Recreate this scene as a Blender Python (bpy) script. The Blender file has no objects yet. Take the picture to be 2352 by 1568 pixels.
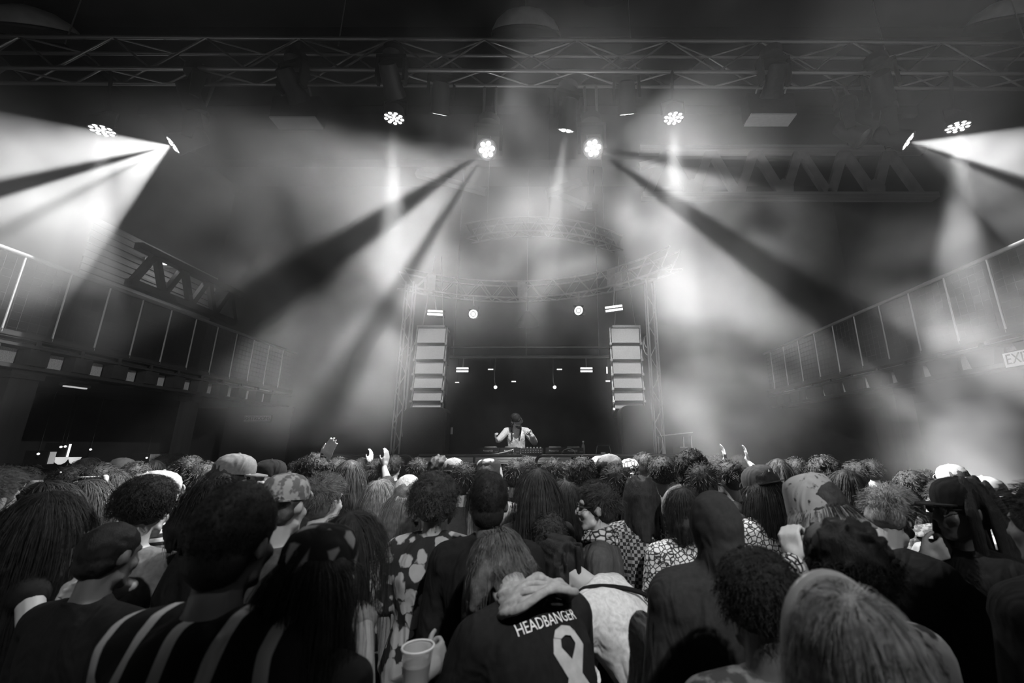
import bpy, bmesh, math, random
from mathutils import Vector, Matrix, Euler
from mathutils.bvhtree import BVHTree
sc = bpy.context.scene
C = sc.collection
PI = math.pi
# ------------------------------------------------------------------ camera
F = 950.0                       # focal length in pixels of the 2352 x 1568 frame
CX, CY = 1265.0, 784.0          # principal point (the frame is cropped off-centre)
PITCH = math.atan(241.0 / F)
CAMZ = 1.98
DZ = CAMZ - 1.85                # heights measured against the eye
cam = bpy.data.cameras.new('camera')
camo = bpy.data.objects.new('camera', cam)
C.objects.link(camo)
cam.sensor_width = 36.0
cam.lens = 36.0 * F / 2352.0
cam.shift_x = -(CX - 1176.0) / 2352.0
cam.clip_start = 0.03
cam.dof.use_dof = True
cam.dof.focus_distance = 5.0
cam.dof.aperture_fstop = 2.0
camo.location = (0, 0, CAMZ)
camo.rotation_euler = (PI / 2 + PITCH, 0, 0)
sc.camera = camo
# ------------------------------------------------------------------ world, exposure, sampling of the haze
wd = bpy.data.worlds.new('night')
sc.world = wd
wd.use_nodes = True
wd.node_tree.nodes['Background'].inputs[0].default_value = (0.0, 0.0, 0.0, 1)
sc.view_settings.view_transform = 'Standard'
sc.view_settings.look = 'None'
sc.view_settings.exposure = 0.35
sc.view_settings.gamma = 1.0
sc.view_settings.use_curve_mapping = False
sc.cycles.volume_step_rate = 4.4
sc.cycles.volume_max_steps = 96
sc.cycles.volume_bounces = 0
sc.cycles.max_bounces = 3
sc.cycles.diffuse_bounces = 1
sc.cycles.glossy_bounces = 2
sc.cycles.transmission_bounces = 3
sc.cycles.transparent_max_bounces = 6
sc.cycles.sample_clamp_direct = 0.0
sc.cycles.sample_clamp_indirect = 3.0
sc.cycles.use_denoising = True
sc.cycles.use_adaptive_sampling = True
sc.cycles.adaptive_threshold = 0.06
BEAM = 1.0                      # common dimmer of the beam lamps
# ------------------------------------------------------------------ helpers
_f = Vector((0, math.cos(PITCH), math.sin(PITCH)))
_u = Vector((0, -math.sin(PITCH), math.cos(PITCH)))
def ray(px, py):
    return _f + Vector((1, 0, 0)) * ((px - CX) / F) + _u * ((CY - py) / F)
def at(px, py, Y):
    d = ray(px, py)
    return Vector((0, 0, CAMZ)) + d * (Y / d.y)
def atx(px, py, X):
    d = ray(px, py)
    return Vector((0, 0, CAMZ)) + d * (X / d.x)
def wmat(o):
    return (wmat(o.parent) if o.parent else Matrix()) @ o.matrix_basis
def tag(o, label=None, cat=None, group=None, kind=None):
    if label: o['label'] = label
    if cat: o['category'] = cat
    if group: o['group'] = group
    if kind: o['kind'] = kind
    return o
def empty(name, loc, label, cat, group=None, rz=0.0):
    o = bpy.data.objects.new(name, None)
    C.objects.link(o)
    o.empty_display_size = 0.1
    o.matrix_basis = Matrix.Translation(Vector(loc)) @ Matrix.Rotation(rz, 4, 'Z')
    return tag(o, label, cat, group)
def link(name, me, parent=None, M=None):
    o = bpy.data.objects.new(name, me)
    C.objects.link(o)
    if parent is not None:
        o.parent = parent
        M = wmat(parent).inverted() @ (M if M is not None else Matrix())
    if M is not None:
        o.matrix_basis = M
    return o
_tmp = bpy.data.scenes.new('bench')              # empty side scene in which modifiers and text are turned into meshes
def bake(o):
    _tmp.collection.objects.link(o)
    with bpy.context.temp_override(scene=_tmp, view_layer=_tmp.view_layers[0]):
        dg = bpy.context.evaluated_depsgraph_get(); me = bpy.data.meshes.new_from_object(o.evaluated_get(dg))
    _tmp.collection.objects.unlink(o)
    return me
class MB:
    """collects geometry in world coordinates; build() links it as one mesh object"""
    def __init__(s): s.v, s.f = [], []
    def add(s, v, f):
        n = len(s.v); s.v += [tuple(p) for p in v]; s.f += [tuple(i + n for i in q) for q in f]; return s
    def box(s, a, b, M=None):
        v = [Vector((x, y, z)) for x in (a[0], b[0]) for y in (a[1], b[1]) for z in (a[2], b[2])]
        if M is not None: v = [M @ p for p in v]
        return s.add(v, [(0, 1, 3, 2), (4, 6, 7, 5), (0, 4, 5, 1), (2, 3, 7, 6), (0, 2, 6, 4), (1, 5, 7, 3)])
    def tube(s, p, q, r, n=10, r2=None):
        p, q = Vector(p), Vector(q); d = (q - p).normalized()
        a = d.orthogonal().normalized(); b = d.cross(a); r2 = r if r2 is None else r2
        v = [p + (a * math.cos(2 * PI * i / n) + b * math.sin(2 * PI * i / n)) * r for i in range(n)]
        v += [q + (a * math.cos(2 * PI * i / n) + b * math.sin(2 * PI * i / n)) * r2 for i in range(n)]
        f = [(i, (i + 1) % n, n + (i + 1) % n, n + i) for i in range(n)] + [tuple(range(n))[::-1], tuple(range(n, 2 * n))]
        return s.add(v, f)
    def path(s, pts, r, n=8):
        """round tube along a polyline, one skin"""
        pts = [Vector(p) for p in pts]; rings = []; a = None
        for i, p in enumerate(pts):
            d = ((pts[i + 1] if i + 1 < len(pts) else p) - (pts[i - 1] if i else p)).normalized()
            a = d.orthogonal().normalized() if a is None else (a - d * a.dot(d)).normalized()
            b = d.cross(a); rr = r[i] if isinstance(r, (list, tuple)) else r
            rings.append([p + (a * math.cos(2 * PI * k / n) + b * math.sin(2 * PI * k / n)) * rr for k in range(n)])
        v = [q for g in rings for q in g]; f = []
        for i in range(len(pts) - 1):
            for k in range(n): f.append((i * n + k, i * n + (k + 1) % n, (i + 1) * n + (k + 1) % n, (i + 1) * n + k))
        f += [tuple(range(n))[::-1], tuple(range((len(pts) - 1) * n, len(pts) * n))]
        return s.add(v, f)
    def lathe(s, prof, M=None, n=20):
        """profile of (radius, z) turned about Z"""
        v, f = [], []; m = len(prof)
        for r, z in prof:
            for k in range(n): v.append(Vector((r * math.cos(2 * PI * k / n), r * math.sin(2 * PI * k / n), z)))
        for i in range(m - 1):
            for k in range(n): f.append((i * n + k, i * n + (k + 1) % n, (i + 1) * n + (k + 1) % n, (i + 1) * n + k))
        f += [tuple(range(n))[::-1], tuple(range((m - 1) * n, m * n))]
        if M is not None: v = [M @ p for p in v]
        return s.add(v, f)
    def prism(s, pts, d):
        """polygon pts (3-D) extruded by vector d"""
        n = len(pts); pts = [Vector(p) for p in pts]; d = Vector(d)
        return s.add(pts + [p + d for p in pts], [tuple(range(n))[::-1], tuple(range(n, 2 * n))] + [(i, (i + 1) % n, n + (i + 1) % n, n + i) for i in range(n)])
    def mesh(s, name, m, smooth=False):
        me = bpy.data.meshes.new(name)
        me.from_pydata(s.v, [], s.f)
        if m: me.materials.append(m)
        if smooth:
            me.polygons.foreach_set('use_smooth', [True] * len(me.polygons))
            me.set_sharp_from_angle(angle=math.radians(40))
        me.update()
        return me
    def build(s, name, m, parent=None, smooth=False):
        # recentre on the geometry so that the object origin lies on the piece
        c = sum((Vector(p) for p in s.v), Vector()) / max(1, len(s.v))
        s.v = [tuple(Vector(p) - c) for p in s.v]
        return link(name, s.mesh(name, m, smooth), parent, Matrix.Translation(c))
_rod = {}
def rod(name, p, q, r, m, parent=None, n=10):
    """straight tube that shares one unit mesh per material"""
    key = (m.name, n)
    if key not in _rod:
        _rod[key] = MB().tube((0, 0, 0), (0, 0, 1), 1.0, n).mesh('rod', m, True)
    p, q = Vector(p), Vector(q); d = q - p
    R = d.to_track_quat('Z', 'Y').to_matrix().to_4x4()
    return link(name, _rod[key], parent, Matrix.Translation(p) @ R @ Matrix.Diagonal((r, r, d.length, 1)))
_bx = {}
def slab(name, a, b, m, parent=None, M=None):
    """box piece that shares one unit mesh per material"""
    if m.name not in _bx:
        _bx[m.name] = MB().box((-.5, -.5, -.5), (.5, .5, .5)).mesh('slab', m)
    a, b = Vector(a), Vector(b); c = (a + b) / 2; s = b - a
    T = Matrix.Translation(c) @ Matrix.Diagonal((abs(s.x), abs(s.y), abs(s.z), 1))
    return link(name, _bx[m.name], parent, (M @ T) if M is not None else T)
def frame_to(loc, d, up=(0, 0, 1)):
    """matrix whose +Z looks along d"""
    z = Vector(d).normalized(); x = Vector(up).cross(z)
    if x.length < 1e-4: x = Vector((1, 0, 0)).cross(z)
    x.normalize(); y = z.cross(x)
    M = Matrix((x, y, z)).transposed().to_4x4(); M.translation = Vector(loc); return M
# ------------------------------------------------------------------ materials (greys: the place is seen in black and white)
MATS = {}
def nodes(m): return m.node_tree.nodes, m.node_tree.links
def mat(name, c, rough=.6, metal=0.0, vary=.25, scale=14.0, bump=0.0, spec=.4, sheen=0.0):
    if name in MATS: return MATS[name]
    m = bpy.data.materials.new(name); m.use_nodes = True; MATS[name] = m
    N, L = nodes(m); b = N['Principled BSDF']
    b.inputs['Roughness'].default_value = rough; b.inputs['Metallic'].default_value = metal
    b.inputs['Specular IOR Level'].default_value = spec
    if sheen: b.inputs['Sheen Weight'].default_value = sheen
    tc = N.new('ShaderNodeTexCoord'); no = N.new('ShaderNodeTexNoise')
    no.inputs['Scale'].default_value = scale; no.inputs['Detail'].default_value = 3
    L.new(tc.outputs['Object'], no.inputs['Vector'])
    mr = N.new('ShaderNodeMapRange'); L.new(no.outputs[0], mr.inputs[0])
    mr.inputs[1].default_value = .3; mr.inputs[2].default_value = .7
    mr.inputs[3].default_value = c * (1 - vary); mr.inputs[4].default_value = min(1, c * (1 + vary))
    L.new(mr.outputs[0], b.inputs['Base Color'])
    if bump:
        bp = N.new('ShaderNodeBump'); bp.inputs['Strength'].default_value = bump; bp.inputs['Distance'].default_value = .02
        L.new(no.outputs[0], bp.inputs['Height']); L.new(bp.outputs[0], b.inputs['Normal'])
    return m
def glow(name, s, c=1.0, sample=False):
    if name in MATS: return MATS[name]
    m = bpy.data.materials.new(name); m.use_nodes = True; MATS[name] = m
    N, L = nodes(m); b = N['Principled BSDF']
    b.inputs['Base Color'].default_value = (.6, .6, .6, 1)
    if not sample: m.cycles.emission_sampling = 'NONE'      # the spot lamps carry the light of the lenses
    b.inputs['Emission Color'].default_value = (c, c, c, 1); b.inputs['Emission Strength'].default_value = s
    return m
M_WALL = mat('painted_wall', .022, .85, vary=.35, scale=2.0)
M_CEIL = mat('ceiling_paint', .018, .9, vary=.3, scale=1.5)
M_FLOOR = mat('scuffed_floor', .03, .6, vary=.4, scale=3.0)
M_ALU = mat('truss_aluminium', .34, .38, .75, .2, 20)
M_STEEL = mat('galvanised_steel', .45, .4, .7, .25, 18)
M_BLACK = mat('black_powder_coat', .012, .45, 0, .3, 20)
M_RUBBER = mat('black_plastic', .02, .55, 0, .3, 25)
M_GIRD = mat('girder_paint', .30, .7, 0, .25, 3)
M_GIRD_D = mat('dark_girder_paint', .025, .7, 0, .25, 3)
M_GRILLE = mat('pale_speaker_grille', .5, .6, 0, .15, 90)
M_FASCIA = mat('pale_fascia_tone', .42, .85, 0, .45, 30)
M_WOOD = mat('dark_wood', .04, .55, 0, .4, 8)
M_WHITE = mat('white_card', .75, .7, 0, .08, 10)
M_SHADE = mat('enamel_lamp_shade', .65, .4, 0, .15, 5)
# ------------------------------------------------------------------ the room
XL, XR, YB, YF, ZC = -9.0, 8.0, 10.4, -3.0, 9.2
def struct(name, a, b, m):
    o = MB().box(a, b).build(name, m); o['kind'] = 'structure'; return o
floor = struct('floor', (XL - .2, YF - .2, -.12), (XR + .2, YB + .2, 0), M_FLOOR)
ceiling = struct('ceiling', (XL - .2, YF - .2, ZC), (XR + .2, YB + .2, ZC + .12), M_CEIL)
wall_left = struct('wall_left', (XL - .2, YF, 0), (XL, YB, ZC), M_WALL)
wall_right = struct('wall_right', (XR, YF, 0), (XR + .2, YB, ZC), M_WALL)
wall_back = struct('wall_back', (XL, YB, 0), (XR, YB + .2, ZC), M_WALL)
wall_front = struct('wall_front', (XL, YF - .2, 0), (XR, YF, ZC), M_WALL)
for i in range(6):                                    # ceiling purlins
    y = .5 + i * 1.75
    slab('purlin', (XL, y, ZC - .22), (XR, y + .12, ZC), M_CEIL, ceiling)
for i in range(9):                                    # horizontal siding boards on the upper left wall
    z = 5.0 + DZ + i * .14
    slab('siding_board', (XL, 7.3, z), (XL + .03, YB, z + .115), M_GIRD, wall_left)
# ------------------------------------------------------------------ stage
STZ = .8 + DZ
st = empty('stage_platform', (-.3, 8.3, 0), 'low black stage platform under the disc jockey booth', 'stage')
for i in range(8):
    x0 = -5 + i * 1.2
    slab('deck_board', (x0, 6.05, STZ - .05), (x0 + 1.19, YB - .02, STZ), M_BLACK, st)
slab('platform_base', (-5, 6.1, 0), (4.6, YB - .02, STZ - .05), M_BLACK, st)
# ------------------------------------------------------------------ front lighting truss
TY0, TY1 = 4.40, 4.635
TZ0, TZ1 = CAMZ + 4.785, CAMZ + 5.30
tr = empty('lighting_truss', (0, (TY0 + TY1) / 2, TZ0), 'long aluminium box truss crossing the hall above the dance floor', 'truss', rz=math.radians(.4))
RT = wmat(tr)
def T(x, y, z): return RT @ Vector((x, y - (TY0 + TY1) / 2, z - TZ0))
for y in (TY0, TY1):
    for z in (TZ0, TZ1):
        rod('main_tube', T(XL + .05, y, z), T(XR - .05, y, z), .027, M_ALU, tr)
bay = .62
nb = int((XR - XL - .1) / bay)
for i in range(nb):
    x0 = XL + .05 + i * bay; x1 = x0 + bay; a, b = (x0, x1) if i % 2 else (x1, x0)
    rod('brace', T(a, TY0, TZ0), T(b, TY1, TZ0), .014, M_ALU, tr, 8)
    rod('brace', T(a, TY0, TZ1), T(b, TY1, TZ1), .014, M_ALU, tr, 8)
    rod('brace', T(a, TY0, TZ1), T(b, TY0, TZ0), .014, M_ALU, tr, 8)
    rod('brace', T(b, TY1, TZ1), T(a, TY1, TZ0), .014, M_ALU, tr, 8)
for k, x in enumerate((-6.6, -2.9, 1.1, 4.6, 6.6)):   # hanging cables to the roof
    rod('suspension_cable', T(x, TY0 + .1, TZ1), T(x, TY0 + .1, ZC - .1), .008, M_STEEL, tr, 6)
# ------------------------------------------------------------------ roof truss with wide painted web plates
YR = 7.6
zt, zb = at(1640, 345, YR).z, at(1640, 452, YR).z
rt = empty('roof_truss', (4.8, YR, zb), 'pale painted roof truss with wide zigzag plates above the stage', 'truss')
slab('top_chord', (1.9, YR - .1, zt - .06), (XR, YR + .1, zt + .06), M_GIRD, rt)
slab('bottom_chord', (1.9, YR - .1, zb - .06), (XR, YR + .1, zb + .06), M_GIRD, rt)
pw = .95
for i in range(6):
    x0 = 2.0 + i * pw
    for s in (0, 1):
        xa, xb = (x0, x0 + pw / 2) if s == 0 else (x0 + pw / 2, x0 + pw)
        za, zc_ = (zb, zt) if s == 0 else (zt, zb)
        w = .10
        MB().prism([(xa - w, YR - .05, za), (xa + w, YR - .05, za), (xb + w, YR - .05, zc_), (xb - w, YR - .05, zc_)], (0, .1, 0)).build('web_plate', M_GIRD, rt)
    if i % 2:
        MB().prism([(x0 - .16, YR - .07, zb), (x0 + .16, YR - .07, zb), (x0 + .2, YR - .07, zb + .22), (x0, YR - .07, zb + .4), (x0 - .2, YR - .07, zb + .22)], (0, .02, 0)).build('gusset_plate', M_GIRD, rt)
for k, (px, py, qx, qy, Y) in enumerate(((1255, 440, 1335, 412, 6.6), (1270, 438, 1345, 470, 6.9), (955, 393, 1115, 437, 6.4), (1470, 378, 1530, 362, 6.6))):
    p, q = at(px, py, Y), at(qx, qy, Y)
    d = q - p; n = Vector((-d.z, 0, d.x)).normalized() * .05
    MB().prism([p - n, q - n, q + n, p + n], (0, .12, 0)).build('cross_strut', M_GIRD, rt)
# side girder on the upper left wall, dark web in front of lit boards
GX = -8.2
sg = empty('wall_girder', (GX, 8, 5), 'dark steel girder with V shaped webs above the left balcony', 'girder')
g0, g1 = 4.95 + DZ, 5.72 + DZ
slab('top_chord', (GX - .08, 7.5, g1 - .07), (GX + .08, 10.3, g1 + .07), M_GIRD_D, sg)
slab('bottom_chord', (GX - .08, 7.5, g0 - .07), (GX + .08, 10.3, g0 + .07), M_GIRD_D, sg)
for i in range(4):
    y0 = 7.55 + i * .68
    for s in (0, 1):
        ya, yb = (y0, y0 + .34) if s == 0 else (y0 + .34, y0 + .68)
        za, zc_ = (g0, g1) if s == 0 else (g1, g0)
        MB().prism([(GX - .05, ya - .06, za), (GX - .05, ya + .06, za), (GX - .05, yb + .06, zc_), (GX - .05, yb - .06, zc_)], (.1, 0, 0)).build('web_plate', M_GIRD_D, sg)
# ------------------------------------------------------------------ curved trusses
def arc_truss(name, label, cx, cy, R, a0, a1, z0, h, w, nbay, m, plates=(), hang=False):
    e = empty(name, (cx, cy, z0), label, 'truss')
    def P(a, r, z): return Vector((cx + r * math.sin(a), cy + r * math.cos(a), z))
    A = [a0 + (a1 - a0) * i / nbay for i in range(nbay + 1)]
    for r in (R - w / 2, R + w / 2):
        for z in (z0, z0 + h):
            MB().path([P(a0 + (a1 - a0) * i / 48, r, z) for i in range(49)], .02, 8).build('main_tube', m, e, True)
    for i in range(nbay):
        a, b = (A[i], A[i + 1]) if i % 2 else (A[i + 1], A[i])
        for r in (R - w / 2, R + w / 2):
            rod('brace', P(a, r, z0), P(b, r, z0 + h), .011, m, e, 8)
        rod('brace', P(a, R - w / 2, z0), P(b, R + w / 2, z0), .011, m, e, 8)
    if hang:
        for a in (a0 + .15, (a0 + a1) / 2, a1 - .15): rod('suspension_cable', P(a, R, z0 + h), P(a, R, ZC), .008, M_STEEL, e, 6)
    for a in plates:
        for r in (R - w / 2, R + w / 2):
            p, q = P(a - .022, r, z0), P(a + .022, r, z0 + h)
            MB().prism([P(a - .024, r - .012, z0), P(a + .024, r - .012, z0), P(a + .024, r - .012, z0 + h), P(a - .024, r - .012, z0 + h)], P(a, 1, 0) - P(a, .976, 0)).build('joint_plate', m, e)
    return e
RZ = 4.72 + DZ
arc_truss('curved_truss', 'curved aluminium truss sweeping over the front of the stage', -.78, 4.48, 3.4, -.64, 1.0, RZ, .34, .26, 22, M_ALU, (-.478, .06, .62))
zz = at(1310, 540, 7.3).z
arc_truss('curved_truss', 'upper bowed truss half lost in haze below the roof', -.45, 10.0, 2.75, PI - .75, PI + .45, zz, .30, .24, 18, M_ALU, hang=True)
hb = empty('chain_hoist', at(1352, 470, 7.2), 'black chain hoist box sitting on the upper bowed truss', 'hoist')
p = at(1352, 466, 7.2)
MB().box(p - Vector((.17, .12, .11)), p + Vector((.17, .12, .11))).build('hoist_body', M_RUBBER, hb)
rod('hoist_chain', p, (p.x, p.y, ZC - .1), .012, M_STEEL, hb, 6)
MB().box(p + Vector((-.05, -.16, -.2)), p + Vector((.05, -.1, -.09))).build('hook', M_STEEL, hb)
# ------------------------------------------------------------------ truss towers at the stage corners
def tower(px, Y, z1, label, w=.14):
    x = at(px, 800, Y).x
    e = empty('truss_tower', (x, Y, STZ), label, 'truss')
    for sx in (-1, 1):
        for sy in (-1, 1):
            rod('main_tube', (x + sx * w / 2, Y + sy * w / 2, STZ), (x + sx * w / 2, Y + sy * w / 2, z1), .016, M_ALU, e)
    n = int((z1 - STZ) / .28)
    for i in range(n):
        z = STZ + i * .28; s = 1 if i % 2 else -1
        rod('brace', (x - s * w / 2, Y - w / 2, z), (x + s * w / 2, Y - w / 2, z + .28), .008, M_ALU, e, 6)
        rod('brace', (x - s * w / 2, Y + w / 2, z), (x - s * w / 2, Y - w / 2, z + .28), .008, M_ALU, e, 6)
    slab('foot_plate', (x - .16, Y - .16, STZ), (x + .16, Y + .16, STZ + .02), M_STEEL, e)
    return e
tower(931, 7.0, RZ, 'slim truss tower left of the stage, beside the left speaker array')
tower(1500, 6.95, RZ, 'slim truss tower right of the stage, beside the right speaker array')
# ------------------------------------------------------------------ pipes across the stage back
for (y, lab) in ((818, 'lower steel pipe spanning the back of the stage above the small lamps'), (797, 'upper thin steel pipe spanning the back of the stage')):
    a, b = at(1012, y, 9.5), at(1405, y, 9.5)
    e = empty('pipe_batten', ((a + b) / 2), lab, 'pipe')
    rod('pipe', a, b, .022, M_STEEL, e)
    if y == 818: rod('pipe', a - Vector((0, .12, .06)), b - Vector((0, .12, .06)), .018, M_STEEL, e)
    for x in (a.x + .3, (a.x + b.x) / 2, b.x - .3):
        rod('hanger', (x, 9.5, a.z), (x, 9.5, ZC), .006, M_STEEL, e, 6)
# ------------------------------------------------------------------ balconies
def balcony(side):
    X = -6.5 if side == 'left' else 5.45
    W = XL + .02 if side == 'left' else XR - .02
    s = -1 if side == 'left' else 1               # outward
    zf0, zf1, zd = 2.83 + DZ, 3.03 + DZ, 3.17 + DZ
    per = .51 if side == 'left' else .59
    ys = (4.72 - 4 * .51, 9.9) if side == 'left' else (2.6, 9.9)
    e = empty('balcony', (X + s, 6.5, zf0), 'dark balcony with pale panels painted as lit wall between dark blocks, along the %s wall' % side, 'balcony')
    slab('deck_slab', (min(X, W), YF + .02, zd - .04), (max(X, W), YB - .02, zd + .03), M_GIRD_D, e)
    slab('soffit', (min(X + s * .3, W), YF + .02, zf0 - .06), (max(X + s * .3, W), YB - .02, zf0), M_GIRD_D, e)
    slab('lower_beam', (X + s * .02, YF + .02, zf0 - .05), (X + s * .12, YB - .02, zf0), M_GIRD_D, e)
    slab('middle_beam', (X + s * -.01, YF + .02, zf1 + .01), (X + s * .05, YB - .02, zf1 + .045), M_GIRD_D, e)
    slab('upper_beam', (X + s * -.01, YF + .02, zd - .02), (X + s * .06, YB - .02, zd + .04), M_GIRD_D, e)
    y = 5.76 - 9 * per if side == 'left' else 5.9 - 8 * per
    k = 0
    while y < YB - .7:
        gap = .29 if side == 'left' else .24
        slab('lit_gap_panel', (X + s * .16, y, zf0), (X + s * .20, y + gap, zf1), M_FASCIA, e)  # pale colour stands for the lit wall seen between the blocks
        slab('fascia_strip', (X + s * .16, y, zf1 + .045), (X + s * .19, y + per - .06, zd - .02), M_FASCIA, e)
        if side == 'left':
            slab('joist_end', (X - .14, y + gap, zf0), (X + .01, y + per, zf1), M_GIRD_D, e)
            slab('joist_clip', (X - .02, y + gap + .06, zf1), (X + .0, y + gap + .1, zd), M_GIRD_D, e)
        else:
            yc = y + gap + (per - gap) / 2; h = (per - gap) / 2
            MB().prism([(X + .0, yc - h * .8, zf0), (X + .0, yc + h * .8, zf0), (X + .0, yc + h * 1.08, zf1), (X + .0, yc - h * 1.08, zf1)], (.12, 0, 0)).build('light_can', M_RUBBER, e)
            slab('can_bracket', (X + .04, yc - .02, zf1), (X + .07, yc + .02, zd), M_GIRD_D, e)
        y += per; k += 1
    r = empty('balcony_railing', (X, 6.5, zd), 'steel railing with thin upright posts on the %s balcony' % side, 'railing')
    ztop = 4.14 + DZ
    rod('handrail', (X, YF + .05, ztop), (X, YB - .05, ztop), .028, M_STEEL, r)
    y = 5.73 - 12 * .51 if side == 'left' else 5.35 - 10 * .585
    per = .51 if side == 'left' else .585
    while y < YB - .2:
        rod('post', (X, y, zd), (X, y, ztop), .011, M_STEEL, r, 8)
        y += per
    m = MB()
    for i in range(10):
        z = zd + .08 + i * .095
        m.tube((X + s * .015, YF + .1, z), (X + s * .015, YB - .1, z), .0016, 3)
    for i in range(130):
        y = YF + .1 + i * .102
        m.tube((X + s * .015, y, zd + .05), (X + s * .015, y, ztop - .05), .0016, 3)
    o = m.build('wire_mesh', M_RUBBER, r); o['kind'] = 'stuff'
    return e
balcony('left')
balcony('right')
def pillar(x, y, z1, w, label, m=M_GIRD_D):
    e = empty('pillar', (x, y, 0), label, 'pillar')
    slab('shaft', (x - w / 2, y - w / 2, .12), (x + w / 2, y + w / 2, z1), m, e)
    slab('base', (x - w / 2 - .03, y - w / 2 - .03, 0), (x + w / 2 + .03, y + w / 2 + .03, .12), m, e)
    slab('capital', (x - w / 2 - .03, y - w / 2 - .03, z1 - .1), (x + w / 2 + .03, y + w / 2 + .03, z1), m, e)
pillar(-6.75, 5.15, 2.77 + DZ, .3, 'dark square pillar at the left edge under the balcony')
pillar(-6.9, 7.95, 2.77 + DZ, .2, 'pale edged pillar beside the lit doorway under the balcony', M_WALL)
pillar(5.75, 6.9, 2.77 + DZ, .3, 'dark square pillar under the right balcony')
# ------------------------------------------------------------------ lamps
M_LENS = glow('lit_lens_cell', 1.5)
M_LENS2 = glow('hot_lens_cell', 6.0)
M_LED = glow('led_strobe_tube', 1.6)
M_LEDS = glow('small_lamp_glow', .9)
M_DIM = glow('dim_lamp_glow', .35)
M_OFF = mat('unlit_lens', .06, .12, 0, .1, 10, spec=.7)
def spot(name, loc, d, angle, power, blend=.15, gobo=None, radius=.05, xaxis=(1, 0, 0), parent=None, fall='Linear', hole=None):
    """spot lamp; gobo = stencil wheel: ('bar' | 'az', [(angle in degrees, transmission), ...])"""
    l = bpy.data.lights.new(name, 'SPOT')
    l.energy = power; l.spot_size = math.radians(angle); l.spot_blend = blend; l.shadow_soft_size = radius
    z = -Vector(d).normalized(); x = Vector(xaxis); x = (x - z * x.dot(z)).normalized(); y = z.cross(x)
    M = Matrix((x, y, z)).transposed().to_4x4(); M.translation = Vector(loc)
    o = bpy.data.objects.new(name, l); C.objects.link(o)
    if parent is not None:
        o.parent = parent; M = wmat(parent).inverted() @ M
    o.matrix_basis = M
    l.use_nodes = True; nt = l.node_tree; em = nt.nodes['Emission']
    fo = nt.nodes.new('ShaderNodeLightFalloff'); fo.inputs['Strength'].default_value = 1.0      # near-parallel beams lose little with distance
    nt.links.new(fo.outputs[fall], em.inputs['Strength'])
    if gobo:
        tc = nt.nodes.new('ShaderNodeTexCoord'); sx = nt.nodes.new('ShaderNodeSeparateXYZ'); nt.links.new(tc.outputs['Normal'], sx.inputs[0])
        def mth(op, *a):
            n = nt.nodes.new('ShaderNodeMath'); n.operation = op
            for i, v in enumerate(a):
                if isinstance(v, (int, float)): n.inputs[i].default_value = v
                else: nt.links.new(v, n.inputs[i])
            return n.outputs[0]
        kind, stops = gobo
        nx, ny = sx.outputs[0], mth('MULTIPLY', sx.outputs[1], -1.0)
        t = mth('ARCTAN2', nx, mth('ABSOLUTE', sx.outputs[2])) if kind == 'bar' else mth('ARCTAN2', ny, nx)
        t = mth('MULTIPLY_ADD', t, 1 / (2 * PI), .5)
        cr = nt.nodes.new('ShaderNodeValToRGB'); nt.links.new(t, cr.inputs[0]); el = cr.color_ramp.elements
        stp = sorted((a / 360 + .5, v) for a, v in stops)
        el[0].position = stp[0][0]; el[0].color = (stp[0][1],) * 3 + (1,)
        el[1].position = stp[-1][0]; el[1].color = (stp[-1][1],) * 3 + (1,)
        for p, v in stp[1:-1]:
            k = el.new(p); k.color = (v, v, v, 1)
        out = mth('MULTIPLY', cr.outputs[0], fo.outputs[fall])
        if hole:                                               # dim middle added to the stencil to keep the crowd dark
            mr = nt.nodes.new('ShaderNodeMapRange'); mr.interpolation_type = 'SMOOTHSTEP'; nt.links.new(mth('ARCCOSINE', mth('ABSOLUTE', sx.outputs[2])), mr.inputs[0])
            mr.inputs[1].default_value, mr.inputs[2].default_value, mr.inputs[3].default_value, mr.inputs[4].default_value = hole[0], hole[1], hole[2], 1.0
            out = mth('MULTIPLY', out, mr.outputs[0])
        nt.links.new(out, em.inputs['Strength'])
    return o
def cells(M, R, m, parent, name='lens_cell', rings=((0, 1), (.62, 6)), rc=.27, bulge=.25):
    """round lens cells on a face whose matrix M has +Z along the beam"""
    me = MB().lathe([(R * rc, 0), (R * rc * .85, R * rc * bulge), (R * rc * .4, R * rc * bulge * 1.5), (.0005, R * rc * bulge * 1.6)], None, 12).mesh(name, m, True)
    for rr, n in rings:
        for k in range(n):
            a = 2 * PI * k / n + .2
            link(name, me, parent, M @ Matrix.Translation((R * rr * math.cos(a), R * rr * math.sin(a), .002)))
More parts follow.
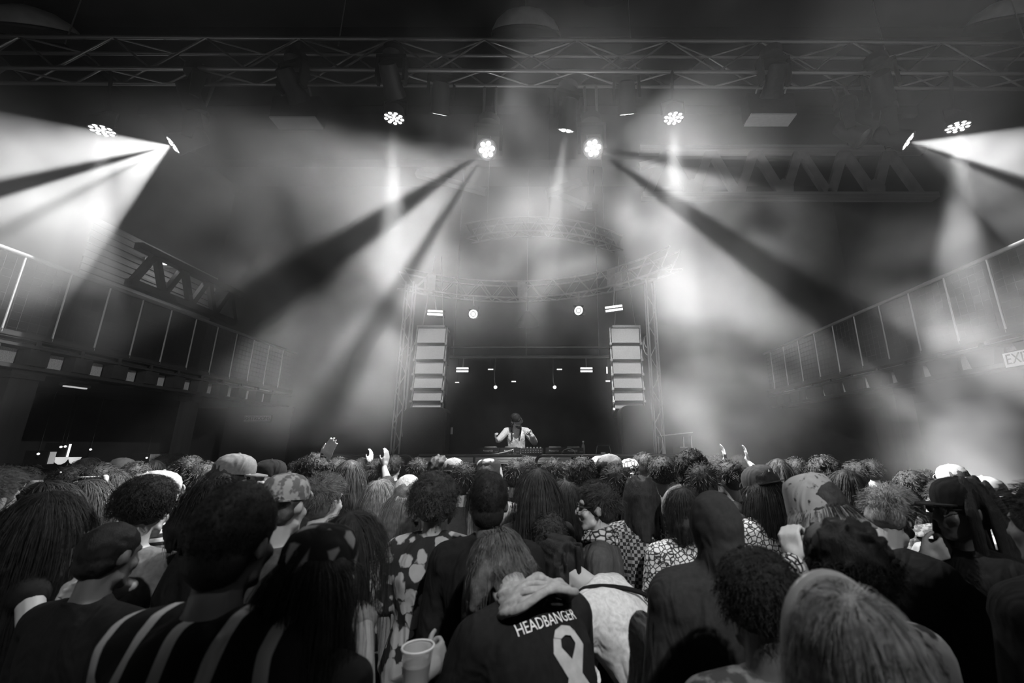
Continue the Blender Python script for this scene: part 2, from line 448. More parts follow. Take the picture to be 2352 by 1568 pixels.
def moving_head(lens, d, label, cat_group, lit=None, R=.115, m=None, yoke_dz=None, name='moving_head_lamp'):
    """lens = centre of the front face; d = beam direction; hangs from the truss above"""
    lens = Vector(lens); d = Vector(d).normalized()
    piv = lens - d * .20                                       # tilt axis
    top = T(piv.x, (TY0 + TY1) / 2, TZ0)
    e = empty(name, (piv.x, piv.y, top.z), label, 'stage lamp', cat_group)
    M = frame_to(lens, d)
    MB().lathe([(R * .55, -.40), (R * .9, -.38), (R * 1.0, -.24), (R * .98, -.14), (R * 1.12, -.06), (R * 1.15, 0), (R * 1.02, .004), (R * 1.0, -.015)], M, 20).build('lamp_head', M_RUBBER, e, True)
    h = Vector((d.x, d.y, 0)); h = h.normalized() if h.length > .05 else Vector((0, -1, 0))
    sd = Vector((-h.y, h.x, 0)); w = R * 1.3
    zy = piv.z + .30
    y = MB()
    for s in (-1, 1):
        c = piv + sd * s * w
        y.prism([c + h * .05 + Vector((0, 0, -.06)), c - h * .05 + Vector((0, 0, -.06)), c - h * .075 + Vector((0, 0, .28)), c + h * .075 + Vector((0, 0, .28))], sd * s * .035)
    q = piv + Vector((0, 0, .27))
    y.prism([q + sd * (w + .035) + h * .08, q + sd * (w + .035) - h * .08, q - sd * (w + .035) - h * .08, q - sd * (w + .035) + h * .08], (0, 0, .05))
    y.build('yoke', M_RUBBER, e)
    MB().lathe([(.06, .31), (.11, .33), (.14, .36), (.14, .46), (.12, .48)], Matrix.Translation(piv), 16).build('base', M_RUBBER, e, True)
    for s in (-.08, .08):
        cy = (TY0 if abs(piv.y - TY0) < abs(piv.y - TY1) else TY1) if piv.y > 0 else piv.y
        rod('clamp', piv + Vector((s, 0, .47)), (piv.x + s, cy, max(top.z, piv.z + .5) if piv.y > 0 else ZC), .02, M_STEEL, e, 8)
    if lit:
        cells(M @ Matrix.Translation((0, 0, -.006)), R, m or M_LENS, e)
    else:
        MB().lathe([(R * .98, -.01), (R * .7, .004), (.001, .008)], M, 20).build('lens', M_OFF, e, True)
    return e
def wash_lamp(lens, d, label, group, m, R=.125):
    """flat LED wash lamp on a bracket"""
    lens = Vector(lens); d = Vector(d).normalized()
    e = empty('wash_lamp', lens, label, 'stage lamp', group)
    M = frame_to(lens, d)
    MB().lathe([(R * .5, -.17), (R * .95, -.14), (R * 1.08, -.05), (R * 1.12, .0), (R * 1.04, .004), (R * 1.02, -.01)], M, 24).build('lamp_body', M_RUBBER, e, True)
    b = MB(); top = max(T(lens.x, (TY0 + TY1) / 2, TZ0).z, lens.z + .35)
    b.path([lens + Vector((-R * 1.2, 0, .05)), lens + Vector((-R * 1.2, 0, .25)), lens + Vector((0, 0, .3)), lens + Vector((R * 1.2, 0, .25)), lens + Vector((R * 1.2, 0, .05))], .014, 6)
    b.build('bracket', M_RUBBER, e)
    rod('hanging_pipe', lens + Vector((0, 0, .29)), (lens.x, TY0, top), .02, M_RUBBER, e)
    cells(M @ Matrix.Translation((0, 0, -.004)), R, m, e, rings=((0, 1), (.42, 5), (.8, 9)), rc=.2)
    return e
YL = 4.5
LP = {k: at(x, y, YL) for k, (x, y) in dict(A=(235, 300), B=(397, 333), C=(905, 272), D=(1118, 343), E=(1362, 340), F=(1547, 272), G=(2086, 325), H=(2200, 292)).items()}
GL = 'lit lamps hanging from the front truss'
# downward wash lamps
for k, dx, dy, ang, pw, lab in (('A', .13, .10, 15, 520, 'round wash lamp shining down at the far left of the truss'),
                            ('C', .05, .10, 14, 800, 'round wash lamp shining down left of the stage centre'),
                            ('F', -.03, .08, 17, 1000, 'round wash lamp shining down right of the stage centre'),
                            ('H', -.13, .10, 18, 1500, 'tilted round wash lamp shining down at the far right of the truss')):
    p = LP[k]; d = Vector((dx, dy, -1)).normalized()
    e = wash_lamp(p, d, lab, GL, M_LENS)
    spot('beam', p + d * .03, d, ang, pw * BEAM, .75, None, .07, parent=e)
# wide fans with bar stencils
EYE = Vector((0, 0, CAMZ))
def across(p, px, py):
    """direction from p that stays at p's distance from the viewing place, towards a picture point"""
    v = p - EYE; q = EYE + ray(px, py).normalized() * v.length; return (q - p).normalized()
def fan(k, aim, label, angle, power, stops, blend=.06):
    p = LP[k]; ax = (across(p, *aim) * .97 + Vector((0, -.22, 0))).normalized(); v = (p - EYE).normalized()
    x = ax.cross(v); x = x if x.z > 0 else -x
    e = moving_head(p, ax, label, GL, True)
    spot('beam', p + ax * .03, ax, angle, power * BEAM, blend, ('bar', stops), .02, x, parent=e)
fan('B', (150, 462), 'moving head lamp throwing a wide striped fan to the left', 64, 900, [(-180, .8), (-12, .85), (-10.5, .5), (-8, .55), (-6.5, 1), (-1.5, 1), (-.5, .02), (5, .02), (6, 1), (180, 1)])
fan('G', (2300, 432), 'moving head lamp throwing a wide striped fan to the right', 52, 900, [(-180, .25), (-9, .28), (-7.5, .28), (-6, .02), (-2, .03), (0, 1), (180, 1)], .14)
# two lamps that face the crowd, with blade stencils
toward = lambda p, t: (Vector(t) - p).normalized()
def blades(k, aim, label, power, stops):
    p = LP[k]; ax = toward(p, aim)
    e = moving_head(p, ax, label, GL, True, m=M_LENS2)
    spot('beam', p + ax * .03, ax, 150, power * BEAM, .35, ('az', stops), .03, parent=e, hole=(.35, .9, .015), fall='Constant')
    l = bpy.data.lights.new('lens_spill', 'POINT'); l.energy = 7.0; l.shadow_soft_size = .05
    o = bpy.data.objects.new('lens_spill', l); C.objects.link(o); o.parent = e; o.matrix_basis = wmat(e).inverted() @ Matrix.Translation(p + ax * .16)
blades('D', (-.5, .2, 1.8), 'dazzling moving head lamp left of centre pointing at the crowd', 440,
       [(-180, .9), (-156, 1), (-153, .02), (-146, .02), (-142, 1), (-130, 1), (-127, .1), (-124, .15), (-121, .9), (-105, .5), (-75, .45), (-60, .7), (-42, .6), (-25, .3), (0, .1), (30, .2), (60, .2), (75, .02), (168, .02), (174, .7), (180, .9)])
blades('E', (.4, .2, 1.8), 'dazzling moving head lamp right of centre pointing at the crowd', 440,
       [(-180, .03), (-158, .10), (-135, .6), (-110, .6), (-95, .45), (-72, .5), (-55, .9), (-40, 1), (-36, .9), (-34, .02), (-28, .02), (-25, .9), (-12, .9), (-9, .1), (-3, .1), (0, .9), (26, .7), (36, .35), (44, .02), (150, .02), (180, .03)])
# unseen spots added behind the camera to brighten backs and heads on the floor
for x, t, ang, pw, s in ((1.6, (-.1, 2.7, 1.4), 25, 160, 'middle'), (.4, (-1.75, 2.35, 1.4), 21, 75, 'left'), (2.6, (1.35, 2.2, 1.4), 18, 60, 'right'), (3.2, (.66, .9, 1.5), 7, 70, 'lower right'), (-1.2, (-.36, 1.1, 1.35), 6, 45, 'lower left')):
    p = Vector((x, -2.0, 5.6)); ax = toward(p, t)
    e = moving_head(p, ax, 'unseen lamp added behind the crowd, aimed at the %s of the floor' % s, None, True, name='added_spot_lamp')
    spot('beam', p + ax * .03, ax, ang, pw, .6, None, .06, parent=e)
# key lamp added to brighten the booth, on the far side of the truss
p = at(1300, 300, 4.75); ax = toward(p, at(1200, 1000, 7.0))
e = moving_head(p, ax, 'moving head lamp added on the truss to light the disc jockey', None, True, name='added_key_lamp')
spot('beam', p + ax * .03, ax, 17, 600, .7, None, .05, parent=e)
for px, t, s in ((1010, (978, 850), 'left'), (1440, (1446, 850), 'right')):  # two more lamps added to brighten the speaker arrays
    p = at(px, 262, 4.75); ax = toward(p, at(*t, 7.35))
    e = moving_head(p, ax, 'moving head lamp added on the truss to light the %s speaker array' % s, None, True, name='added_key_lamp')
    spot('beam', p + ax * .03, ax, 22, 110, .7, None, .05, parent=e)
# unseen side lamps added behind the crowd to brighten the balcony fronts
for x, t, s in ((3.2, (-6.5, 6.6, 3.3), 'left'), (-3.2, (5.45, 6.4, 3.3), 'right')):
    p = Vector((x, -2.2, 6.2)); ax = toward(p, t)
    e = moving_head(p, ax, 'unseen lamp added behind the crowd, aimed at the %s balcony' % s, None, True, name='added_spot_lamp')
    spot('beam', p + ax * .03, ax, 26, 170, .9, None, .05, parent=e)
# unlit fixtures hanging in the dark
GU = 'unlit fixtures hanging from the front truss'
for px, py, d, lab in ((452, 262, (.3, .4, -1), 'unlit moving head lamp hanging above the left fan lamp'),
                       (690, 235, (.2, .8, -.6), 'unlit moving head lamp above the left panel strobe'),
                       (908, 222, (0, .9, -.5), 'unlit moving head lamp on the truss above the left wash lamp'),
                       (1770, 225, (0, .8, -.7), 'unlit moving head lamp above the right panel strobe'),
                       (1985, 318, (.4, -.3, -.7), 'unlit moving head lamp turned away, left of the right fan lamp'),
                       (2030, 235, (.5, .6, -.5), 'unlit moving head lamp high on the truss near the right fan lamp')):
    moving_head(at(px, py, 4.52), d, lab, GU, None, .12)
for px, py, lab in ((682, 281, 'flat dark panel strobe hanging left of the stage'), (1768, 274, 'flat dark panel strobe hanging right of the stage')):
    p = at(px, py, 4.8)
    e = empty('panel_strobe', p, lab, 'stage lamp', 'panel strobes')
    MB().box(p + Vector((-.32, -.1, 0)), p + Vector((.32, .12, .34))).build('housing', M_RUBBER, e)
    slab('lit_underside', p + Vector((-.31, -.11, -.02)), p + Vector((.31, .11, 0)), M_WHITE, e)  # white sheet carries the light on the box's underside in its colour
    for s in (-.2, .2): rod('hanger', p + Vector((s, -.08, .33)), (p.x + s, TY1, TZ0), .014, M_STEEL, e, 8)
# pendant dome lamps under the roof
for px, py, lab in ((1208, 78, 'large pale dome pendant lamp above the truss at the centre'), (2318, 52, 'large pale dome pendant lamp at the upper right corner'), (78, 72, 'large pale dome pendant lamp at the upper left corner'), (1385, -3, 'pale dome pendant lamp cut off by the top edge right of centre')):
    Y = 5.4 if py > 0 else 5.0
    p = at(px, py, Y); s = 1.0 if py > 0 else .55
    e = empty('pendant_lamp', p, lab, 'pendant lamp', 'dome pendant lamps')
    Mx = Matrix.Translation(p) @ Matrix.Rotation(math.radians(38), 4, 'X')
    MB().lathe([(.56 * s, 0), (.55 * s, .05 * s), (.48 * s, .16 * s), (.34 * s, .27 * s), (.16 * s, .33 * s), (.05 * s, .35 * s), (.04 * s, .36 * s)], Mx, 32).build('dome_shade', M_SHADE, e, True)
    MB().lathe([(.57 * s, -.05 * s), (.58 * s, -.02 * s), (.57 * s, 0)], Mx, 32).build('rim', M_RUBBER, e, True)
    q = Mx @ Vector((0, 0, .35 * s))
    rod('stem', q, (q.x, q.y, ZC), .015, M_RUBBER, e)
# ------------------------------------------------------------------ stage lamps behind the booth
ring_y = lambda x: 4.48 + math.sqrt(3.27 ** 2 - (x + .78) ** 2)     # inner tube of the curved truss
PIPEZ = at(1200, 818, 9.5).z - .06
def strobe_bar(px, py, Y, w, tilt, label):
    p = at(px, py, Y); M = Matrix.Translation(p) @ Matrix.Rotation(math.radians(tilt), 4, 'Y')
    e = empty('strobe_bar', p, label, 'stage lamp', 'glowing strobe bars on the stage')
    MB().box((-w / 2 - .02, .01, -.065), (w / 2 + .02, .09, .065), M).build('housing', M_RUBBER, e)
    for z in (-.033, .033):
        o = MB().box((-w / 2, -.015, z - .017), (w / 2, .01, z + .017), M).build('light_tube', M_LED, e)
    rod('hanger', p + Vector((0, .05, .06)), (p.x, ring_y(p.x), RZ) if Y < 9 else (p.x, 9.38, PIPEZ), .012, M_STEEL, e, 8)
strobe_bar(1000, 718, 7.63, .30, 3, 'glowing strobe bar above the left speaker array')
strobe_bar(1410, 708, 7.3, .32, -8, 'glowing strobe bar above the right speaker array')
strobe_bar(1062, 849, 9.3, .27, 0, 'glowing double strobe bar low at the back of the stage, left')
strobe_bar(1347, 849, 9.3, .27, 0, 'glowing double strobe bar low at the back of the stage, right')
def ring_lamp(px, py, Y, d, label):
    p = at(px, py, Y); e = empty('ring_lamp', p, label, 'stage lamp', 'ring lamps under the curved truss')
    M = frame_to(p, d)
    MB().lathe([(.05, -.22), (.085, -.18), (.095, -.04), (.1, 0), (.09, .003)], M, 20).build('lamp_head', M_RUBBER, e, True)
    MB().lathe([(.055, .002), (.06, .012), (.082, .012), (.088, .002)], M, 24).build('glow_ring', M_LED, e, True)
    MB().lathe([(.045, .002), (.03, .012), (.001, .014)], M, 16).build('centre_lens', M_LEDS, e, True)
    MB().box(p + Vector((-.1, -.02, .1)), p + Vector((.1, .1, .16))).build('base', M_RUBBER, e)
    for s in (-1, 1): slab('yoke_arm', p + Vector((s * .105 - .012, .03, -.03)), p + Vector((s * .105 + .012, .09, .12)), M_RUBBER, e)
    rod('clamp', p + Vector((0, .04, .16)), (p.x, ring_y(p.x), RZ), .018, M_STEEL, e, 8)
ring_lamp(1087, 721, 7.78, (-.05, -1, -.25), 'round ring lamp facing the crowd under the left half of the curved truss')
ring_lamp(1329, 713, 7.6, (-.5, -1, -.1), 'round ring lamp turned aside under the right half of the curved truss')
# small glints: short LED sticks and pin spots at the back
def stick(px, py, w, h, label, m=M_LEDS, Y=9.35):
    p = at(px, py, Y); k = Y / 950 * 1.0
    e = empty('led_stick', p, label, 'stage lamp', 'small lamps at the back of the stage')
    MB().box(p + Vector((-w * k / 2, -.012, -h * k / 2)), p + Vector((w * k / 2, 0, h * k / 2))).build('light_strip', m, e)
    MB().box(p + Vector((-w * k / 2 - .01, 0, -h * k / 2 - .01)), p + Vector((w * k / 2 + .01, .04, h * k / 2 + .01))).build('channel', M_RUBBER, e)
    rod('bracket', p + Vector((0, .02, h * k / 2)), (p.x, 9.38, PIPEZ), .006, M_RUBBER, e, 6)
for a in ((1127, 848, 12, 2.5, 'short level light stick right of the low left strobe bar'), (1285, 848, 12, 2.5, 'short level light stick left of the low right strobe bar'),
          (1023, 849, 3, 14, 'short upright light stick beside the left speaker array'), (1394, 850, 3, 16, 'short upright light stick beside the right speaker array'),
          (1180, 876, 10, 2.5, 'tiny level light stick at the middle of the stage back'), (1396, 875, 10, 3, 'tiny level light stick under the right upright stick'),
          (1050, 878, 9, 2, 'faint level light stick below the low left strobe bar')):
    stick(*a)
for px, py, lab in ((1138, 889, 'small bright pin spot left of centre at the stage back'), (1274, 889, 'small bright pin spot right of centre at the stage back')):
    p = at(px, py, 9.2); e = empty('pin_spot', p, lab, 'stage lamp', 'small lamps at the back of the stage')
    M = frame_to(p, (-p.x * .1, -1, -.1))
    MB().lathe([(.025, -.14), (.045, -.1), (.05, 0), (.045, .003)], M, 14).build('lamp_can', M_RUBBER, e, True)
    MB().lathe([(.042, 0), (.03, .01), (.001, .014)], M, 12).build('lens', M_LED, e, True)
    MB().path([p + Vector((0, .06, .03)), p + Vector((-.03, .05, .13)), p + Vector((-.04, .05, .3)), (p.x - .04, 9.38, PIPEZ)], .012, 6).build('arm', M_STEEL, e)
p = at(1212, 735, 7.8)
e = empty('scoop_lamp', p, 'dark scoop lamp hanging at the centre under the curved truss', 'stage lamp')
MB().lathe([(.22, 0), (.2, .1), (.13, .2), (.07, .26), (.05, .3)], Matrix.Translation(p - Vector((0, 0, .12))) @ Matrix.Rotation(.5, 4, 'X'), 20).build('scoop', M_RUBBER, e, True)
rod('hanging_pipe', p + Vector((0, 0, .1)), (p.x, ring_y(p.x), RZ), .02, M_RUBBER, e)
slab('barn_door', p + Vector((-.14, -.2, -.2)), p + Vector((.02, -.185, -.08)), M_RUBBER, e)
# lamps on the upper left wall that light the boards behind the girder
for k, (px, py, lab) in enumerate(((375, 601, 'small bright wall lamp behind the dark girder, nearer'), (412, 613, 'small bright wall lamp behind the dark girder, farther'))):
    p = atx(px, py, -8.62)
    e = empty('wall_lamp', p, lab, 'wall lamp', 'wall lamps behind the left girder')
    MB().lathe([(.001, -.06), (.05, -.05), (.09, 0), (.05, .05), (.001, .06)], Matrix.Translation(p) @ Matrix.Scale(1.5, 4, (0, 1, 0)), 16).build('bulb', M_LED, e, True)
    slab('back_plate', (XL + .03, p.y - .1, p.z - .07), (XL + .06, p.y + .1, p.z + .07), M_STEEL, e)
    rod('arm', (XL + .05, p.y, p.z), p, .02, M_STEEL, e, 8)
    l = bpy.data.lights.new('bulb_light', 'POINT'); l.energy = 5; l.shadow_soft_size = .06
    o = bpy.data.objects.new('bulb_light', l); C.objects.link(o); o.parent = e; o.matrix_basis = Matrix.Translation((.12, 0, .0))
# ------------------------------------------------------------------ speakers
def line_array(pxc, side, label):
    Y = 7.35; s = 1 if side == 'left' else -1
    e = empty('line_array_speaker', at(pxc, 930, Y), label, 'speaker', 'hanging line array speakers')
    edges = [752, 790, 827, 860, 893, 922, 940]
    w = .52
    for i in range(6):
        z1, z0 = at(pxc, edges[i], Y).z, at(pxc, edges[i + 1], Y).z
        zc = (z0 + z1) / 2; h = (z1 - z0)
        x = at(pxc + (4 - i * 1.0) * s, 900, Y).x
        M = Matrix.Translation((x, Y + .03 * i, zc)) @ Matrix.Rotation(math.radians(-3 - 3.5 * i), 4, 'X')
        b = MB().prism([M @ Vector(v) for v in ((-w / 2, 0, -h / 2 + .012), (w / 2, 0, -h / 2 + .012), (w / 2, 0, h / 2 - .012), (-w / 2, 0, h / 2 - .012))], M.to_3x3() @ Vector((0, .38, 0))).build('speaker_cabinet', M_RUBBER, e)
        MB().box((-w / 2 + .008, -.015, -h / 2 + .02), (w / 2 - .008, .005, h / 2 - .02), M).build('grille', M_GRILLE, b)
        for sx in (-1, 1):
            MB().box((sx * (w / 2 + .018) - .01, -.01, -h / 2), (sx * (w / 2 + .018) + .01, .06, h / 2), M).build('rigging_bar', M_STEEL, e)
            MB().box((sx * (w / 2 + .018) - .02, -.03, -h / 2 - .02), (sx * (w / 2 + .018) + .02, .02, -h / 2 + .025), M).build('rigging_pin', M_ALU, e)
    x = at(pxc, 900, Y).x; zt = at(pxc, 752, Y).z
    slab('fly_frame', (x - w / 2, Y, zt), (x + w / 2, Y + .4, zt + .05), M_STEEL, e)
    for dx in (-.2, .2): rod('chain', (x + dx, Y + .15, zt + .04), (x + dx * .3, Y + .15, zt + 1.5), .01, M_STEEL, e, 6)
    sx = -1 if side == 'left' else 1
    for k in range(4):                                         # cable loops
        r = .10 + .03 * k; xo = x + sx * (w / 2 + .1)
        pts = [Vector((xo + sx * (.04 - .02 * k), Y - .02, zt + .25 - .04 * k))]
        pts += [Vector((xo - sx * r * .5 * math.sin(a), Y - .02 - .01 * k, zt - .15 - r * (1 - math.cos(a)) * 1.2)) for a in [PI * j / 8 for j in range(9)]]
        MB().path(pts, .008, 6).build('cable', M_RUBBER if k % 2 else M_GRILLE, e, True)
    return e
line_array(978, 'left', 'left hanging speaker array of six pale grilles')
line_array(1446, 'right', 'right hanging speaker array of six pale grilles')
def side_cabinet(px0, px1, py, label):
    Y = 7.02; a, b = at(px0, py, Y), at(px1, py, Y); z = a.z
    e = empty('side_fill_speaker', ((a.x + b.x) / 2, Y, STZ), label, 'speaker', 'side fill cabinets on the stage')
    r = .12; pts = []
    for cx, s in ((b.x - r, 0), (a.x + r, 1)):
        for k in range(6):
            an = PI / 2 * (k / 5) + (PI / 2 if s else 0)
            pts.append(Vector((cx + r * math.cos(an), Y, z - r + r * math.sin(an))))
    pts = [Vector((b.x, Y, STZ + .06))] + pts + [Vector((a.x, Y, STZ + .06))]
    MB().prism(pts[::-1], (0, .34, 0)).build('cabinet', M_BLACK, e)
    ins = [Vector((p.x + (.03 if p.x < (a.x + b.x) / 2 else -.03), Y - .012, p.z - (.03 if p.z > 1 else -.03))) for p in pts]
    MB().prism(ins[::-1], (0, .012, 0)).build('grille', mat('black_grille_cloth', .03, .9, 0, .2, 120), e)
    for sx in (a.x + .1, b.x - .1):
        for sy in (Y + .06, Y + .28): slab('foot', (sx - .04, sy - .04, STZ), (sx + .04, sy + .04, STZ + .06), M_RUBBER, e)
side_cabinet(928, 1027, 935, 'tall black cabinet with rounded top under the left array')
side_cabinet(1424, 1503, 931, 'tall black cabinet with rounded top under the right array')
p = at(1032, 989, 7.5)
e = empty('paper_notice', p, 'small square white paper notice left of the disc jockey', 'sign')
slab('sheet', p + Vector((-.06, 0, -.06)), p + Vector((.06, .004, .06)), mat('dim_white_card', .5, .8, 0, .08, 10), e)
slab('backing', p + Vector((-.07, .004, -.07)), p + Vector((.07, .02, .07)), M_RUBBER, e)
rod('stand', (p.x, p.y + .01, STZ), p + Vector((0, .012, .0)), .012, M_RUBBER, e, 8)
# ------------------------------------------------------------------ booth table
BY0, BY1 = 6.65, 7.0
xa, xb = at(966, 1040, BY0).x, at(1500, 1040, BY0).x
zt = at(1200, 1043, BY0).z
tb = empty('booth_table', ((xa + xb) / 2, 6.8, STZ), 'long booth table with pale ribbed front at the stage edge', 'table')
slab('table_top', (xa, BY0, zt - .035), (xb, BY1, zt), M_BLACK, tb)
xm = at(1312, 1050, BY0).x
zf = at(1200, 1065, BY0).z
for i in range(5):
    h = (zt - .035 - zf) / 5
    slab('front_rib', (xa, BY0 - .012 - (.004 if i % 2 else 0), zf + i * h + .002), (xm, BY0, zf + (i + 1) * h - .002), M_GRILLE, tb)
    slab('front_rib', (xm + .03, BY0 - .012, zf + i * h + .002), (xb, BY0, zf + (i + 1) * h - .002), M_WALL, tb)
slab('front_panel', (xa, BY0, STZ), (xb, BY0 + .02, zf), M_BLACK, tb)
for x in (xa + .05, xm, xb - .05): slab('leg', (x - .03, BY1 - .06, STZ), (x + .03, BY1, zt - .035), M_BLACK, tb)
# players, mixer, cable, bottle
def text_mesh(s, size, name, m, depth=.0, xs=1.0):
    cu = bpy.data.curves.new(name, 'FONT'); cu.body = s; cu.size = size; cu.align_x = 'CENTER'; cu.align_y = 'CENTER'; cu.extrude = depth; cu.resolution_u = 2
    o = bpy.data.objects.new(name, cu); me = bake(o)
    bpy.data.objects.remove(o); bpy.data.curves.remove(cu)
    if xs != 1.0:
        for v in me.vertices: v.co.x *= xs
    me.materials.clear(); me.materials.append(m); me.name = name
    return me
M_PRINT = mat('white_print', .8, .6, 0, .05, 5)
txt = text_mesh('Pioneer DJ', .034, 'maker_name', M_PRINT, .0006)
for px, lab in ((1124, 'media player deck at the left end of the booth table'), (1172, 'media player deck just left of the mixer'), (1275, 'media player deck just right of the mixer'), (1318, 'media player deck at the right of the booth table')):
    x = at(px, 1040, 6.72).x
    e = empty('media_player', (x, 6.82, zt), lab, 'player deck', 'media player decks on the booth table')
    MB().prism([(x - .15, 6.69, zt + .01), (x + .15, 6.69, zt + .01), (x + .15, 6.69, zt + .10), (x - .15, 6.69, zt + .10)], (0, .27, 0)).build('deck_body', M_RUBBER, e)
    MB().lathe([(.1, 0), (.1, .012), (.09, .018), (.001, .018)], Matrix.Translation((x, 6.84, zt + .10)), 20).build('jog_wheel', M_STEEL, e, True)
    for sx in (-.12, .12):
        for sy in (6.72, 6.93): slab('foot', (x + sx - .02, sy - .02, zt), (x + sx + .02, sy + .02, zt + .012), M_RUBBER, e)
    link('maker_name', txt, e, Matrix.Translation((x - .02, 6.688, zt + .052)) @ Matrix.Rotation(PI / 2, 4, 'X'))
    for k in range(3): slab('socket', (x + .09 + .018 * k, 6.686, zt + .03), (x + .1 + .018 * k, 6.69, zt + .04), M_STEEL, e)
x = at(1222, 1040, 6.72).x
e = empty('dj_mixer', (x, 6.82, zt), 'mixer with many knobs and rear sockets between the decks', 'mixer')
MB().box((x - .17, 6.68, zt + .008), (x + .17, 6.97, zt + .09)).build('mixer_body', M_RUBBER, e)
for sx in (-.14, .14):
    for sy in (6.7, 6.94): slab('foot', (x + sx - .02, sy - .02, zt), (x + sx + .02, sy + .02, zt + .01), M_RUBBER, e)
kn = MB().lathe([(.011, 0), (.01, .018), (.004, .02)], None, 8).mesh('knob', M_STEEL, True)
for i in range(6):
    for j in range(4): link('knob', kn, e, Matrix.Translation((x - .13 + i * .052, 6.73 + j * .055, zt + .09)))
so = MB().tube((0, 0, 0), (0, -.012, 0), .009, 8).mesh('socket', M_ALU)
for i in range(8):
    for j in range(2): link('socket', so, e, Matrix.Translation((x - .14 + i * .04, 6.68, zt + .03 + j * .03)))
def wire(name, pts, r, m, label, cat='cable'):
    o = MB().path(pts, r, 6).build(name, m, None, True); return tag(o, label, cat)
def bez(pts, n=20):
    """Catmull-Rom through points"""
    P = [Vector(p) for p in pts]; P = [P[0]] + P + [P[-1]]; out = []
    for i in range(1, len(P) - 2):
        for k in range(n // (len(P) - 3) + 1):
            t = k / (n // (len(P) - 3) + 1); a, b, c, d = P[i - 1:i + 3]
            out.append(.5 * ((2 * b) + (c - a) * t + (2 * a - 5 * b + 4 * c - d) * t * t + (3 * b - a - 3 * c + d) * t ** 3))
    return out + [P[-2]]
wire('cable', bez([at(1085, 1045, 6.64), at(1130, 1043, 6.64), at(1160, 1038, 6.66), at(1178, 1032, 6.68), at(1190, 1030, 6.9)]), .007, M_GRILLE, 'pale cable drooping over the booth table below the disc jockey')
wire('cable', bez([at(1290, 1042, 6.67), at(1294, 1034, 6.67), at(1306, 1030, 6.67), at(1318, 1034, 6.67), at(1321, 1042, 6.67)]), .005, M_STEEL, 'looped cable standing up behind the right media player')
p = at(1340, 1044, 6.75)
e = empty('water_bottle', (p.x, 6.75, zt), 'small clear water bottle right of the last deck', 'bottle')
MB().lathe([(.03, .002), (.032, .01), (.032, .12), (.028, .14), (.012, .165), (.012, .18)], Matrix.Translation((p.x, 6.75, zt)), 14).build('bottle_body', mat('bottle_plastic', .12, .1, 0, .1, 10, spec=.8), e, True)
MB().lathe([(.014, .18), (.014, .2), (.012, .203)], Matrix.Translation((p.x, 6.75, zt)), 12).build('cap', M_WHITE, e, True)
p = at(1386, 1040, 6.8)
e = empty('laptop_stand', (p.x, 6.8, zt), 'thin wire stand holding a small controller at the table right end', 'stand')
w, h = .12, .13
MB().path([(p.x - w, 6.78, zt + .005), (p.x - w * .8, 6.8, zt + h), (p.x + w * .8, 6.8, zt + h), (p.x + w, 6.78, zt + .005)], .006, 6).build('wire_frame', M_STEEL, e)
MB().box((p.x - .11, 6.72, zt + h), (p.x + .11, 6.9, zt + h + .018)).build('controller', M_RUBBER, e)
MB().box((p.x - .05, 6.7, zt), (p.x + .02, 6.74, zt + .03)).build('white_card', M_WHITE, e)
# ------------------------------------------------------------------ crowd railings on the stage edge
def rail(x0, x1, lr, rr, label, Y=6.28, m=None):
    m = m or M_RAIL; y = 1046
    a, b = at(x0, y, Y), at(x1, y, Y); z = a.z; r = .10; pts = []
    e = empty('crowd_railing', ((a.x + b.x) / 2, Y, STZ), label, 'railing', 'black tube railings along the stage edge')
    if lr: pts += [Vector((a.x, Y, STZ)), Vector((a.x, Y, z - r))] + [Vector((a.x + r - r * math.cos(t), Y, z - r + r * math.sin(t))) for t in (.4, .8, 1.2)] + [Vector((a.x + r, Y, z))]
    else: pts += [Vector((a.x, Y, z))]
    if rr: pts += [Vector((b.x - r, Y, z))] + [Vector((b.x - r + r * math.sin(t), Y, z - r + r * math.cos(t))) for t in (.4, .8, 1.2)] + [Vector((b.x, Y, z - r)), Vector((b.x, Y, STZ))]
    else: pts += [Vector((b.x, Y, z))]
    MB().path(pts, .024, 10).build('top_rail', m, e, True)
    n = max(2, int((b.x - a.x) / .6)); ps = [a.x + (b.x - a.x) * i / n for i in range(n + 1)]
    for i, x in enumerate(ps):
        if (i == 0 and lr) or (i == n and rr): continue
        rod('post', (x, Y, STZ), (x, Y, z), .018, m, e, 8)
    for k in (.25, .6): rod('lower_rail', (a.x, Y, STZ + k), (b.x, Y, STZ + k), .015, m, e, 8)
M_RAIL = mat('glossy_black_rail', .012, .3, 0, .2, 20, spec=.6)
rail(715, 949, False, True, 'black railing left of the booth, fading into haze', 6.28)
rail(963, 1216, False, True, 'black railing in front of the left half of the booth')
rail(1231, 1516, True, False, 'black railing in front of the right half of the booth')
rail(1500, 1612, True, False, 'short black railing in front of the equipment rack', 6.36)
